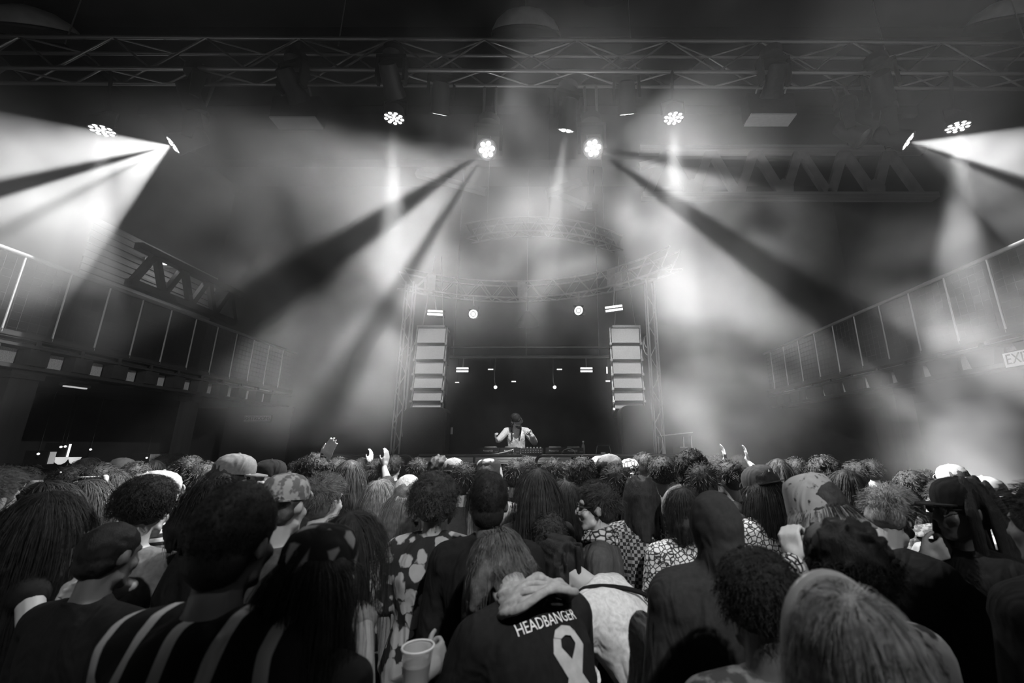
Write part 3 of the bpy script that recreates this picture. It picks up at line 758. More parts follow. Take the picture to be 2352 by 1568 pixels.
# ------------------------------------------------------------------ equipment rack at stage right
Y = 6.85; a, b = at(1527, 1043, Y), at(1592, 1043, Y); zr0, zr1 = STZ, at(1550, 1001, Y).z
e = empty('equipment_rack', ((a.x + b.x) / 2, Y, STZ), 'open equipment rack with stacked units right of the booth', 'rack')
for x in (a.x, b.x - .02):
    for y in (Y, Y + .4): slab('upright', (x, y, STZ), (x + .02, y + .02, zr1), M_STEEL, e)
MB().prism([(a.x - .02, Y - .02, zr1), (b.x + .02, Y - .02, zr1 + .05), (b.x + .02, Y - .02, zr1 + .065), (a.x - .02, Y - .02, zr1 + .015)], (0, .46, 0)).build('lid', M_STEEL, e)
for i in range(8):
    z = STZ + .06 + i * .125
    MB().box((a.x + .25, Y - .005, z), (b.x - .02, Y + .4, z + .11)).build('rack_unit', M_RUBBER, e)
    slab('trim_strip', (a.x + .25, Y - .009, z + .1), (b.x - .08, Y - .004, z + .108), M_STEEL, e)
slab('shelf', (a.x, Y, zr0 + .02), (b.x, Y + .42, zr0 + .05), M_BLACK, e)
p, q = at(1521, 1005, Y - .1), at(1531, 1060, Y - .1)
MB().prism([p, q + Vector((-.06, 0, 0)), q + Vector((.02, 0, 0))], (0, .03, 0)).build('side_brace', M_WHITE, e)
# ------------------------------------------------------------------ signs
def wall_sign(name, txt_s, c, right, up, w, h, size, label, m_face, m_txt, xs=1.0):
    right, up = Vector(right).normalized(), Vector(up).normalized(); nrm = right.cross(up)
    M = Matrix((right, up, nrm)).transposed().to_4x4(); M.translation = Vector(c)
    e = empty(name, c, label, 'sign')
    MB().box((-w / 2, -h / 2, -.03), (w / 2, h / 2, 0), M).build('face', m_face, e)
    MB().box((-w / 2 - .012, -h / 2 - .012, -.035), (w / 2 + .012, h / 2 + .012, -.006), M).build('frame', M_RUBBER, e)
    link('lettering', text_mesh(txt_s, size, 'lettering', m_txt, .002, xs), e, M @ Matrix.Translation((0, 0, .003)))
c = at(591, 961, 9.0)
wall_sign('restroom_sign', 'RESTROOMS', c, (1, 0, 0), (0, 0, 1), .56, .125, .115, 'small dim sign reading RESTROOMS left of the stage', mat('dim_sign_face', .16, .7, 0, .2, 30), M_BLACK, .86)
e = empty('sign_post', (c.x, 9.03, 0), 'dark partition panel that carries the restroom sign', 'panel')
slab('panel_board', (c.x - .7, 9.035, .1), (c.x + .7, 9.09, c.z + .25), M_GIRD_D, e)
for s in (-.6, .6): slab('foot', (c.x + s - .05, 8.95, 0), (c.x + s + .05, 9.2, .1), M_GIRD_D, e)
c = atx(2340, 822, 5.42)
wall_sign('exit_sign', 'EXIT', c, (0, -1, 0), (0, 0, 1), .32, .17, .17, 'bright exit sign under the right balcony at the picture edge', M_WHITE, mat('sign_dark_letters', .05, .6), .8)
# ------------------------------------------------------------------ bar under the left balcony
M_BARGLOW = glow('bar_sconce_glow', .42); M_MENU = glow('menu_board_glow', .16); M_BARSIGN = glow('bar_screen_glow', .6); M_BULB = glow('bar_bulb_glow', .9)
X = -8.6
def pt(px, py): return atx(px, py, X)
e = empty('bar_counter', (-8.0, 7.6, 0), 'dark bar counter along the left wall under the balcony', 'counter')
slab('counter_top', (-8.35, 5.6, 1.1), (-7.7, 9.3, 1.15), M_WOOD, e)
slab('counter_front', (-8.25, 5.65, 0), (-7.8, 9.25, 1.1), M_WOOD, e)
for i in range(6): slab('front_panel', (-7.8, 5.75 + i * .58, .12), (-7.78, 6.25 + i * .58, 1.0), M_GIRD_D, e)
def sconce(px, py, w, label):
    p = pt(px, py); e = empty('bowl_sconce', p, label, 'wall lamp', 'bowl lamps of the bar')
    MB().lathe([(.02, -.12), (w * .6, -.09), (w, 0), (w * .97, .004)], Matrix.Translation(p), 18).build('bowl', M_BARGLOW, e, True)
    slab('bracket', (XL, p.y - .03, p.z - .04), (p.x - w * .5, p.y + .03, p.z + .0), M_STEEL, e)
sconce(141, 1050, .10, 'wide glowing bowl lamp behind the bar, left of the bright tube')
sconce(172, 1050, .085, 'small glowing bowl lamp behind the bar, right of the bright tube')
def small(name, px, py, w, h, m, label, cat):
    p = pt(px, py); e = empty(name, p, label, cat)
    MB().box((p.x, p.y - w / 2, p.z - h / 2), (p.x + .02, p.y + w / 2, p.z + h / 2)).build('face', m, e)
    MB().box((XL, p.y - w / 2 - .02, p.z - h / 2 - .02), (p.x, p.y + w / 2 + .02, p.z + h / 2 + .02)).build('frame', M_RUBBER, e)
small('menu_board', 118, 1051, .08, .2, M_MENU, 'narrow lit menu board at the left end of the bar', 'sign')
small('tube_lamp', 157, 1034, .02, .22, M_BULB, 'upright bright tube lamp between the two bowl lamps', 'wall lamp')
small('bar_screen', 402, 1049, .2, .15, M_BARSIGN, 'small bright screen in the doorway beside the far pillar', 'screen')
small('painted_lit_wall', 368, 1051, .5, .16, mat('pale_panel', .6, .8), 'pale panel painted as a lit patch of wall, left of the small bright screen', 'panel')  # pale panel holds the light on the wall in its colour
for px, py, w_ in ((140, 1026, 'left of the bright tube, high up'), (150, 1025, 'just beside the top of the bright tube'), (88, 1042, 'alone at the far left'), (208, 1032, 'right of the bowl lamps'), (337, 1051, 'left of the pale wall patch')):
    p = pt(px, py); e = empty('bar_bulb', p, 'tiny bare bulb in the dark bar, ' + w_, 'bulb', 'tiny bulbs of the bar')
    MB().lathe([(.001, -.02), (.016, -.012), (.02, 0), (.014, .014), (.001, .02)], Matrix.Translation(p), 10).build('bulb', M_BULB, e, True)
    rod('cord', p + Vector((0, 0, .018)), (p.x, p.y, 2.8 + DZ), .004, M_RUBBER, e, 6)
for (x0, y0, x1, y1, lab) in ((150, 886, 200, 894, 'dim strip lamp under the balcony at the left'), (418, 925, 450, 929, 'dim strip lamp under the balcony farther back')):
    p, q = atx(x0, y0, -7.2), atx(x1, y1, -7.2)
    e = empty('strip_lamp', (p + q) / 2, lab, 'ceiling lamp', 'strip lamps under the balcony')
    z = 2.74 + DZ
    slab('tube', (-7.24, p.y, z - .03), (-7.2, q.y, z - .01), M_DIM, e)
    slab('housing', (-7.27, p.y - .02, z - .012), (-7.17, q.y + .02, z + .03), M_STEEL, e)
# ------------------------------------------------------------------ people
RX = lambda a: Matrix.Rotation(a, 3, 'X'); RY = lambda a: Matrix.Rotation(a, 3, 'Y'); RZ3 = lambda a: Matrix.Rotation(a, 3, 'Z')
rad = math.radians
def g_caps(mb, p, q, r1, r2, n=10):
    p, q = Vector(p), Vector(q); d = q - p; L = max(d.length, 1e-5); d /= L
    a = d.orthogonal().normalized(); b = d.cross(a); v, f = [], []; prof = []
    for k in range(4): t = PI / 2 * (k + .15) / 4; prof.append((-math.cos(t) * r1, math.sin(t) * r1))
    prof.append((0, r1)); prof.append((L, r2))
    for k in range(4): t = PI / 2 * (3 - k + .15) / 4; prof.append((L + math.cos(t) * r2, math.sin(t) * r2))
    for z, r in prof:
        for i in range(n): v.append(p + d * z + (a * math.cos(2 * PI * i / n) + b * math.sin(2 * PI * i / n)) * r)
    m = len(prof)
    for j in range(m - 1):
        for i in range(n): f.append((j * n + i, j * n + (i + 1) % n, (j + 1) * n + (i + 1) % n, (j + 1) * n + i))
    f += [tuple(range(n))[::-1], tuple(range((m - 1) * n, m * n))]
    mb.add(v, f)
def g_ell(mb, c, r, R=None, n=14, m=9):
    v, f = [], []
    for j in range(m):
        t = PI * (j + .12) / (m - .76)
        for i in range(n):
            a = 2 * PI * i / n
            p = Vector((r[0] * math.sin(t) * math.cos(a), r[1] * math.sin(t) * math.sin(a), r[2] * math.cos(t)))
            v.append((R @ p if R else p) + Vector(c))
    for j in range(m - 1):
        for i in range(n): f.append((j * n + (i + 1) % n, j * n + i, (j + 1) * n + i, (j + 1) * n + (i + 1) % n))
    f += [tuple(range(n)), tuple(range((m - 1) * n, m * n))[::-1]]
    mb.add(v, f)
def g_loft(mb, rings, n=18):
    """rings: (centre, rx, ry, R3) elliptical sections"""
    v, f = [], []
    for c, rx, ry, R in rings:
        for i in range(n):
            a = 2 * PI * i / n; ca, sa = math.cos(a), math.sin(a)
            e = .85                                           # slightly squared section
            v.append(Vector(c) + R @ Vector((rx * math.copysign(abs(ca) ** e, ca), ry * math.copysign(abs(sa) ** e, sa), 0)))
    for j in range(len(rings) - 1):
        for i in range(n): f.append((j * n + i, j * n + (i + 1) % n, (j + 1) * n + (i + 1) % n, (j + 1) * n + i))
    f += [tuple(range(n))[::-1], tuple(range((len(rings) - 1) * n, len(rings) * n))]
    mb.add(v, f)
_tex = bpy.data.textures.new('tuft_noise', 'CLOUDS'); _tex.noise_scale = .03; _tex.noise_depth = 1
def remesh(mb, name, voxel, smooth=2, disp=0.0, seed=0, keep=.5):
    """one continuous skin around everything collected in mb"""
    me = bpy.data.meshes.new(name); me.from_pydata(mb.v, [], mb.f); me.update()
    o = bpy.data.objects.new(name, me)
    r = o.modifiers.new('r', 'REMESH'); r.mode = 'VOXEL'; r.voxel_size = voxel
    if smooth:
        s = o.modifiers.new('s', 'SMOOTH'); s.factor = .5; s.iterations = smooth
    if disp:
        d = o.modifiers.new('d', 'DISPLACE'); d.texture = _tex; d.strength = disp * 3; d.mid_level = .5
    if keep < 1:
        k = o.modifiers.new('k', 'DECIMATE'); k.ratio = keep
    out = bake(o)
    bpy.data.objects.remove(o); bpy.data.meshes.remove(me)
    out.name = name; out.materials.clear(); out.materials.append(None)
    out.polygons.foreach_set('use_smooth', [True] * len(out.polygons)); out.update()
    return out
# pose: a set of joints for a 1.75 m person facing +Y
class Pose:
    def __init__(s, lean=0, curl=0, side=0, nod=0, turn=0, tilt=0, fem=0, larm=None, rarm=None, stride=.0, twist=0):
        s.key = (lean, curl, side, nod, turn, tilt, fem, str(larm), str(rarm), stride, twist); s.fem = fem
        R0 = RX(-rad(lean)) @ RY(rad(side)); R1 = RZ3(rad(twist)) @ R0 @ RX(-rad(curl)); s.R0, s.R1 = R0, R1
        s.hip = Vector((0, -.22 * math.sin(rad(lean)), .95 - .02 * abs(math.sin(rad(lean)))))
        s.waist = s.hip + R0 @ Vector((0, 0, .13)); s.chest = s.hip + R0 @ Vector((0, 0, .33))
        s.neck = s.chest + R1 @ Vector((0, -.01, .19))
        s.R2 = R1 @ RX(-rad(nod)) @ RZ3(rad(turn)) @ RY(rad(tilt))
        s.head = s.neck + R1 @ Vector((0, .005, .05)) + s.R2 @ Vector((0, .02, .115))
        sw = .168 if fem else .185
        s.sh = {-1: s.chest + R1 @ Vector((-sw, -.005, .125)), 1: s.chest + R1 @ Vector((sw, -.005, .125))}
        s.arm = {}
        for k, spec in ((-1, larm), (1, rarm)):
            S = s.sh[k]; l1, l2 = .285, .255
            if spec is None: spec = ('dir', (k * .16, .04, -1), (k * .02, .28, -1), 18)
            if spec[0] == 'dir':
                E_ = S + (R1 @ Vector(spec[1])).normalized() * l1 if spec[0] == 'dirl' else S + Vector(spec[1]).normalized() * l1
                W_ = E_ + Vector(spec[2]).normalized() * l2; curl_ = spec[3] if len(spec) > 3 else 18
                hd = (W_ - E_).normalized()
            else:                                              # ('to', target, elbow hint, curl[, hand direction])
                Tt = Vector(spec[1]); d = Tt - S; D = min(d.length, l1 + l2 - .004); d.normalize()
                a = (l1 * l1 - l2 * l2 + D * D) / (2 * D); h = math.sqrt(max(1e-6, l1 * l1 - a * a))
                hint = Vector(spec[2]); hint = (hint - d * hint.dot(d)).normalized()
                E_ = S + d * a + hint * h; W_ = S + d * D; curl_ = spec[3] if len(spec) > 3 else 30
                hd = Vector(spec[4]).normalized() if len(spec) > 4 else (W_ - E_).normalized()
            s.arm[k] = (E_, W_, hd, curl_, spec[5] if len(spec) > 5 else None)
        s.leg = {}
        for k in (-1, 1):
            hj = s.hip + Vector((k * .092, 0, -.03)); st = k * stride
            A = Vector((k * .11, st * .16, .075)); Kn = (hj + A) / 2 + Vector((k * .01, .05, .02))
            s.leg[k] = (hj, Kn, A)
def g_torso(mb, P, d=0.0, top=True, low=.82):
    f = P.fem; R0, R1 = P.R0, P.R1; H0 = P.hip
    def at0(z): return H0 + R0 @ Vector((0, 0, z - .95))
    def at1(z, y=0): return P.chest + R1 @ Vector((0, y, z - 1.28))
    hipw, wst = (.172, .125) if f else (.162, .142)
    rings = [(at0(low), hipw * .9 + d, .10 + d, R0), (at0(.93), hipw + d, .115 + d, R0), (at0(1.02), (hipw + wst) / 2 + d, .108 + d, R0), (at0(1.1), wst + d, .098 + d, R0),
             (at0(1.2), .145 - .01 * f + d, .108 + d, R0), (at1(1.3), .165 - .012 * f + d, .115 + .012 * f + d, R1), (at1(1.38, -.005), .165 - .02 * f + d, .10 + d, R1), (at1(1.43, -.01), .13 - .015 * f + d, .078 + d, R1)]
    if top: rings += [(at1(1.465, -.012), .078 + d, .062 + d, R1), (at1(1.485, -.01), .058 + d * .6, .054 + d * .6, R1)]
    g_loft(mb, rings)
    for k in (-1, 1):
        g_caps(mb, P.sh[k] + R1 @ Vector((-k * .10, -.005, .022)), P.sh[k] + R1 @ Vector((-k * .012, 0, -.004)), .048 + d, .056 - .006 * f + d)
def g_arm(mb, P, k, d=0.0, frac=1.0, hand=True):
    S = P.sh[k]; E_, W_, hd, cu, pn = P.arm[k]; f = P.fem
    u = .047 - .007 * f + d; e = .037 - .005 * f + d; w = .026 - .002 * f + d
    if frac <= .5: g_caps(mb, S, S.lerp(E_, frac * 2), u + .004, u * .97)
    else:
        g_caps(mb, S, E_, u, e + .002); t = (frac - .5) * 2
        q = E_.lerp(W_, t); g_caps(mb, E_, E_.lerp(W_, .3 * min(1, t)), e + .001, e + .003); g_caps(mb, E_.lerp(W_, .3 * min(1, t)), q, e + .003, e + (w - e) * t)
    if hand: g_hand(mb, W_, hd, k, cu, pn)
def g_hand(mb, W_, d, k, curl, pn=None):
    d = Vector(d).normalized(); n = Vector(pn) if pn else Vector((-k * .9, .2, -.1))
    n = (n - d * n.dot(d)); n = n.normalized() if n.length > .05 else d.orthogonal().normalized()
    x = d.cross(n).normalized() * (1 if k > 0 else -1)          # towards the thumb side
    g_caps(mb, W_, W_ + d * .03, .026, .03)
    for i in range(4):
        o = x * (.030 - .02 * i)
        g_caps(mb, W_ + d * .02 + o * .7, W_ + d * .085 + o, .014, .012, 8)
        L = (.042, .047, .044, .035)[i]; p = W_ + d * .088 + o; a = 0
        for j in range(3):
            a += rad(curl * (1.0, 1.25, .9)[j]); dd = d * math.cos(a) + n * math.sin(a); q = p + dd * L * (1, .68, .52)[j]
            g_caps(mb, p, q, .0092 - .0007 * j, .0086 - .0009 * j, 7); p = q
    a = rad(28 + curl * .35); p = W_ + d * .022 + x * .026
    for j, L in enumerate((.042, .032, .026)):
        dd = (d * math.cos(a) + x * math.sin(a) * .9 + n * .35).normalized(); q = p + dd * L
        g_caps(mb, p, q, .0125 - .0014 * j, .011 - .0014 * j, 7); p = q; a -= rad(14 + curl * .25)
def HP(P, v): return P.head + P.R2 @ Vector(v)
def g_head(mb, P, ears=True):
    R = P.R2
    g_ell(mb, HP(P, (0, -.014, .022)), (.074, .094, .096), R); g_ell(mb, HP(P, (0, .028, -.042)), (.057, .062, .076), R)
    g_ell(mb, HP(P, (0, .062, -.098)), (.027, .024, .020), R); g_ell(mb, HP(P, (0, .072, .030)), (.050, .020, .015), R)
    g_caps(mb, HP(P, (0, .086, .018)), HP(P, (0, .107, -.027)), .009, .014, 8)
    g_ell(mb, HP(P, (0, .082, -.062)), (.026, .016, .013), R)
    for k in (-1, 1):
        g_ell(mb, HP(P, (k * .037, .062, -.03)), (.022, .022, .024), R)
        g_caps(mb, HP(P, (k * .012, .098, -.03)), HP(P, (k * .016, .094, -.03)), .009, .008, 6)
        if ears: g_ell(mb, HP(P, (k * .079, -.008, -.008)), (.010, .020, .032), R @ RZ3(k * .35))
        g_caps(mb, HP(P, (k * .05, .02, -.075)), HP(P, (k * .02, .062, -.1)), .018, .018, 8)
    g_caps(mb, P.neck - P.R1 @ Vector((0, 0, .03)), HP(P, (0, -.018, -.045)), .062 - .01 * P.fem, .053 - .008 * P.fem)
_cache = {}
def cached(key, fn):
    if key not in _cache: _cache[key] = fn()
    return _cache[key]
def m_body(P, vox):
    def fn():
        mb = MB(); g_torso(mb, P); g_head(mb, P)
        for k in (-1, 1):
            g_arm(mb, P, k); hj, Kn, A = P.leg[k]
            g_caps(mb, hj, Kn, .08, .052); g_caps(mb, Kn, Kn.lerp(A, .35), .05, .052); g_caps(mb, Kn.lerp(A, .35), A, .052, .035)
            g_caps(mb, A + Vector((0, -.03, -.035)), A + Vector((k * .02, .14, -.045)), .035, .028)
        return remesh(mb, 'body', vox, 2, keep=.36 if vox < .012 else .5)
    return cached(('body', P.key, vox), fn)
def m_shirt(P, vox, sleeve=.35, d=.02, low=.80, hood=False, collar=0):
    def fn():
        mb = MB(); g_torso(mb, P, d, True, low)
        for k in (-1, 1):
            if sleeve > 0: g_arm(mb, P, k, d * .8 + .003, sleeve, False)
        if hood:
            g_ell(mb, HP(P, (0, -.03, .015)), (.1, .11, .132), P.R2); g_caps(mb, HP(P, (0, -.055, -.08)), P.neck, .088, .1)
        if collar:
            c = P.neck + P.R1 @ Vector((0, -.005, .02))
            for i in range(14):
                a = 2 * PI * i / 14; b = 2 * PI * (i + 1) / 14
                g_caps(mb, c + P.R1 @ Vector((.068 * math.cos(a), .064 * math.sin(a), .01 * math.sin(a * 3))), c + P.R1 @ Vector((.068 * math.cos(b), .064 * math.sin(b), .01 * math.sin(b * 3))), .02 * collar, .02 * collar, 6)
        return remesh(mb, 'shirt', vox, 2, keep=.42)
    return cached(('shirt', P.key, vox, sleeve, d, low, hood, collar), fn)
def m_trousers(P, vox, d=.018):
    def fn():
        mb = MB(); R0 = P.R0; H0 = P.hip; hw = .172 if P.fem else .162
        g_loft(mb, [(H0 + Vector((0, 0, -.14)), hw * .9 + d, .11 + d, Matrix.Identity(3)), (H0 + Vector((0, 0, -.02)), hw + d, .118 + d, Matrix.Identity(3)), (H0 + R0 @ Vector((0, 0, .085)), hw * .93 + d * .7, .106 + d * .7, R0)])
        for k in (-1, 1):
            hj, Kn, A = P.leg[k]; g_caps(mb, hj, Kn, .085 + d, .062 + d); g_caps(mb, Kn, A + Vector((0, 0, .02)), .062 + d, .05 + d)
        return remesh(mb, 'trousers', vox, 2, keep=.3)
    return cached(('trousers', P.key, vox, d), fn)
def m_shoe(P, k):
    def fn():
        A = P.leg[k][2]; mb = MB()
        g_loft(mb, [(A + Vector((k * .02 * t, -.075 + .25 * t, -.075 + h / 2)), w, h / 2, RX(PI / 2)) for t, w, h in ((0, .025, .06), (.12, .042, .1), (.4, .046, .1), (.7, .05, .07), (.92, .042, .055), (1, .02, .035))], 12)
        return mb.mesh('shoe', None, True)
    def fn2():
        me = fn(); me.materials.append(None); return me
    return cached(('shoe', P.key, k), fn2)
def m_hair(P, kind, vox, seed=0, dens=1.0, under=False):
    def fn():
        rnd = random.Random(seed + 5); mb = MB(); R = P.R2; disp = .004
        if kind in ('short', 'long', 'bun', 'dreads', 'tail', 'bob', 'fade'):
            g = .006 if kind == 'fade' else .012
            g_ell(mb, HP(P, (0, -.024, .036)), (.076 + g, .094 + g, .088 + g), R); g_ell(mb, HP(P, (0, -.05, -.02)), (.07 + g, .05 + g, .06), R)
            if kind == 'short' and not under:
                for i in range(26):                             # tufts combed forward
                    a = rnd.uniform(0, 2 * PI); t = rnd.uniform(0, .9)
                    p = Vector((.07 * math.sin(a) * t, -.02 + .075 * math.cos(a) * t, .12 - .05 * t * t))
                    g_caps(mb, HP(P, p), HP(P, p + Vector((rnd.uniform(-.03, .03), .035, -.004))), .017, .009, 6)
        if kind in ('long', 'tail', 'bob'):
            L = {'long': .42, 'tail': .35, 'bob': .16}[kind]
            for i in range(16 if kind != 'tail' else 5):
                a = (-1 + 2 * i / 15) * 1.9 if kind != 'tail' else rnd.uniform(-.3, .3)
                p = HP(P, (.082 * math.sin(a), -.03 - .072 * math.cos(a), .01))
                q = p + Vector((rnd.uniform(-.03, .03), 0, -L * rnd.uniform(.85, 1.05))) + P.R1 @ Vector((.03 * math.sin(a), -.045 * max(.1, math.cos(a)), 0))
                mid = (p + q) / 2 + P.R1 @ Vector((.012 * math.sin(a), -.03 * max(0, math.cos(a)), 0))
                g_caps(mb, p, mid, .026, .028, 6); g_caps(mb, mid, q, .028, .012, 6)
        if kind == 'bun': g_ell(mb, HP(P, (0, -.09, .10)), (.05, .05, .045), R)
        if kind == 'dreads':
            for i in range(64):
                a = rnd.uniform(-2.3, 2.3); h = rnd.uniform(-.04, .12); s = math.sqrt(max(.05, 1 - ((h - .02) / .125) ** 2))
                p = HP(P, (.09 * s * math.sin(a), -.03 - .1 * s * math.cos(a), h + .02)); q1 = HP(P, (.106 * math.sin(a), -.03 - .116 * math.cos(a), min(h, .03) - .02))
                q2 = q1 + Vector((.02 * math.sin(a), 0, -rnd.uniform(.16, .32))) + P.R1 @ Vector((rnd.uniform(-.015, .015), -.02 * math.cos(a), 0))
                g_caps(mb, p, q1, .011, .012, 6); g_caps(mb, q1, q2, .012, .008, 6)
            disp = .0
        if kind == 'afro': g_ell(mb, HP(P, (0, -.03, .05)), (.112, .112, .112), R); disp = .006
        if kind == 'oval': g_ell(mb, HP(P, (0, -.026, .042)), (.088, .103, .108), R); g_ell(mb, HP(P, (0, -.05, -.03)), (.076, .06, .07), R); disp = .002
        if kind in ('curly', 'bigcurl'):
            b = .98 if kind == 'curly' else 1.12
            g_ell(mb, HP(P, (0, -.035, .03)), (.098 * b, .105 * b, .11 * b), R)
            for i in range(90 if kind == 'curly' else 150):
                z = rnd.uniform(-.75, 1); a = rnd.uniform(0, 2 * PI); s = math.sqrt(1 - z * z)
                v = Vector((.105 * b * s * math.cos(a), -.035 + .112 * b * s * math.sin(a), .03 + .12 * b * z * (1 if z > 0 else 1.35)))
                if v.y > .05 and v.z < .07: continue
                g_ell(mb, HP(P, v), (rnd.uniform(.009, .015),) * 3, None, 7, 5)
            disp = .003
        me = remesh(mb, 'hair', vox, 1, disp, seed, keep=.4 if kind not in ('dreads', 'fade') else .6)
        if kind in ('fade', 'dreads', 'bun') or (under and kind == 'short'): return me
        n = {'short': 1800, 'curly': 1500, 'bigcurl': 2600, 'afro': 2400, 'oval': 1500}.get(kind, 2200)
        w = {'curly': .0024, 'bigcurl': .0022, 'afro': .0024, 'short': .0017}.get(kind, .0014)
        return add_strands(me, P, kind, int(n * dens), w / math.sqrt(dens), seed, None, under)
    return cached(('hair', P.key, kind, vox, seed, dens, under), fn)
import numpy as np
def add_strands(me, P, kind, n, w, seed, L=None, under=False):
    """lay n flat locks over the hair shell (head space), joined to the same mesh"""
    rng = np.random.default_rng(seed + 11); R2 = np.array(P.R2); hc = np.array(P.head)
    b = {'bigcurl': 1.18, 'curly': 1.04, 'afro': 1.0, 'oval': 1.0}.get(kind, 1.0)
    cen = np.array((0, -.024, .036)); rad_ = np.array((.088, .106, .1))
    if kind in ('curly', 'bigcurl'): cen = np.array((0, -.035, .03)); rad_ = np.array((.098, .105, .11)) * b
    if kind == 'afro': cen = np.array((0, -.03, .05)); rad_ = np.array((.116, .116, .116))
    if kind == 'oval': cen = np.array((0, -.026, .042)); rad_ = np.array((.088, .103, .108))
    u = rng.normal(size=(n * 3, 3)); u /= np.linalg.norm(u, axis=1)[:, None]
    low = -.55 if kind not in ('short',) else -.45
    ok = (u[:, 2] > low) & ~((u[:, 1] > .45) & (u[:, 2] < .45)) & ~((u[:, 1] > .1) & (u[:, 2] < -.05))
    if under: ok &= u[:, 2] < .0
    u = u[ok][:n]; n = len(u); root = cen + u * rad_
    nor = u / rad_; nor /= np.linalg.norm(nor, axis=1)[:, None]
    crown = np.array((0, -.35, 1.0)); crown /= np.linalg.norm(crown)
    g = R2.T @ np.array((0, 0, -1.0))
    pts = [root]; K = 7
    if kind in ('curly', 'bigcurl', 'afro', 'oval'):
        a = np.cross(nor, rng.normal(size=(n, 3))); a /= np.linalg.norm(a, axis=1)[:, None]; c = np.cross(nor, a)
        ph = rng.uniform(0, 6.28, n)[:, None]; cr = {'afro': .005, 'oval': .003}.get(kind, .009); ln = {'afro': .02, 'oval': .006}.get(kind, .034) * rng.uniform(.5, 1.2, n)[:, None]
        K = 8
        for k in range(1, K + 1):
            t = k / K; q = root + nor * (ln * t) + (a * np.cos(ph + 7 * t) + c * np.sin(ph + 7 * t)) * cr + g * (.02 * t * t if kind != 'oval' else 0); pts.append(q)
    else:
        Ls = {'short': .045, 'bob': .20, 'long': .46, 'tail': .30}[kind] if L is None else L
        ln = Ls * rng.uniform(.7, 1.08, n)[:, None]; K = 5 if kind == 'short' else (9 if n > 800 else 6)
        d = root - cen - crown * ((root - cen) @ crown)[:, None]; d /= np.linalg.norm(d, axis=1)[:, None] + 1e-6
        if kind == 'short': d = d * .6 + np.array((0, .75, 0)) * (u[:, 2:3] > .2) + nor * .12
        d = d + rng.normal(size=(n, 3)) * (.22 if kind == 'short' else .08); pos = root.copy(); off = rng.uniform(.0, .018, n)[:, None]
        for k in range(1, K + 1):
            d = d + g * (.12 if kind == 'short' else 7.5 / K); d /= np.linalg.norm(d, axis=1)[:, None]
            pos = pos + d * ln / K
            e = (pos - cen) / (rad_ + .004 + off); r = np.linalg.norm(e, axis=1)[:, None]
            pos = np.where(r < 1, cen + (pos - cen) / np.maximum(r, .2), pos)
            if kind != 'short':
                lowm = pos[:, 2:3] < -.06; back = np.minimum(pos[:, 1:2], -.075 - off); pos[:, 1:2] = np.where(lowm & (np.abs(pos[:, 0:1]) < .09), back, pos[:, 1:2])
                pos = pos + .004 * np.sin(k * 1.1 + off * 300) * np.array((1, .3, 0))
            pts.append(pos.copy())
    pts = np.stack(pts, 1); m = pts.shape[1]                       # n, m, 3
    dr = np.gradient(pts, axis=1); sd = np.cross(dr, nor[:, None, :] + rng.normal(size=(n, 1, 3)) * .35); sd /= np.linalg.norm(sd, axis=2)[:, :, None] + 1e-9
    tw = w * rng.uniform(.6, 1.3, n)[:, None, None] * np.linspace(1, .35, m)[None, :, None]
    A, B = pts - sd * tw / 2, pts + sd * tw / 2
    V = np.stack([A, B], 2).reshape(-1, 3) @ R2.T + hc
    nb_ = len(me.vertices); base = np.empty(nb_ * 3); me.vertices.foreach_get('co', base)
    F_ = [tuple(q.vertices) for q in me.polygons]
    i = (np.arange(n)[:, None] * m + np.arange(m - 1)[None, :]).reshape(-1) * 2 + nb_
    F_ += [tuple(q) for q in np.stack([i, i + 1, i + 3, i + 2], 1).tolist()]
    out = bpy.data.meshes.new('hair'); out.from_pydata(np.concatenate([base.reshape(-1, 3), V]).tolist(), [], F_); out.materials.append(None)
    out.polygons.foreach_set('use_smooth', [True] * len(out.polygons)); out.update(); bpy.data.meshes.remove(me)
    return out
def cloth(name, c, rough=.85, fold=.55, scale=9.0):
    """plain cloth with soft folds"""
    if name in MATS: return MATS[name]
    m = mat(name, c, rough, 0, .15, 60, 0, .15); N, L = nodes(m); b = N['Principled BSDF']
    tc = N.new('ShaderNodeTexCoord'); mp = N.new('ShaderNodeMapping'); mp.inputs['Scale'].default_value = (1, 1, .45); mp.inputs['Rotation'].default_value = (.3, .5, .2)
    no = N.new('ShaderNodeTexNoise'); no.inputs['Scale'].default_value = scale; no.inputs['Detail'].default_value = 2; no.inputs['Distortion'].default_value = 1.2
    L.new(tc.outputs['Object'], mp.inputs[0]); L.new(mp.outputs[0], no.inputs['Vector'])
    bp = N.new('ShaderNodeBump'); bp.inputs['Strength'].default_value = fold; bp.inputs['Distance'].default_value = .05
    L.new(no.outputs[0], bp.inputs['Height']); L.new(bp.outputs[0], b.inputs['Normal'])
    return m
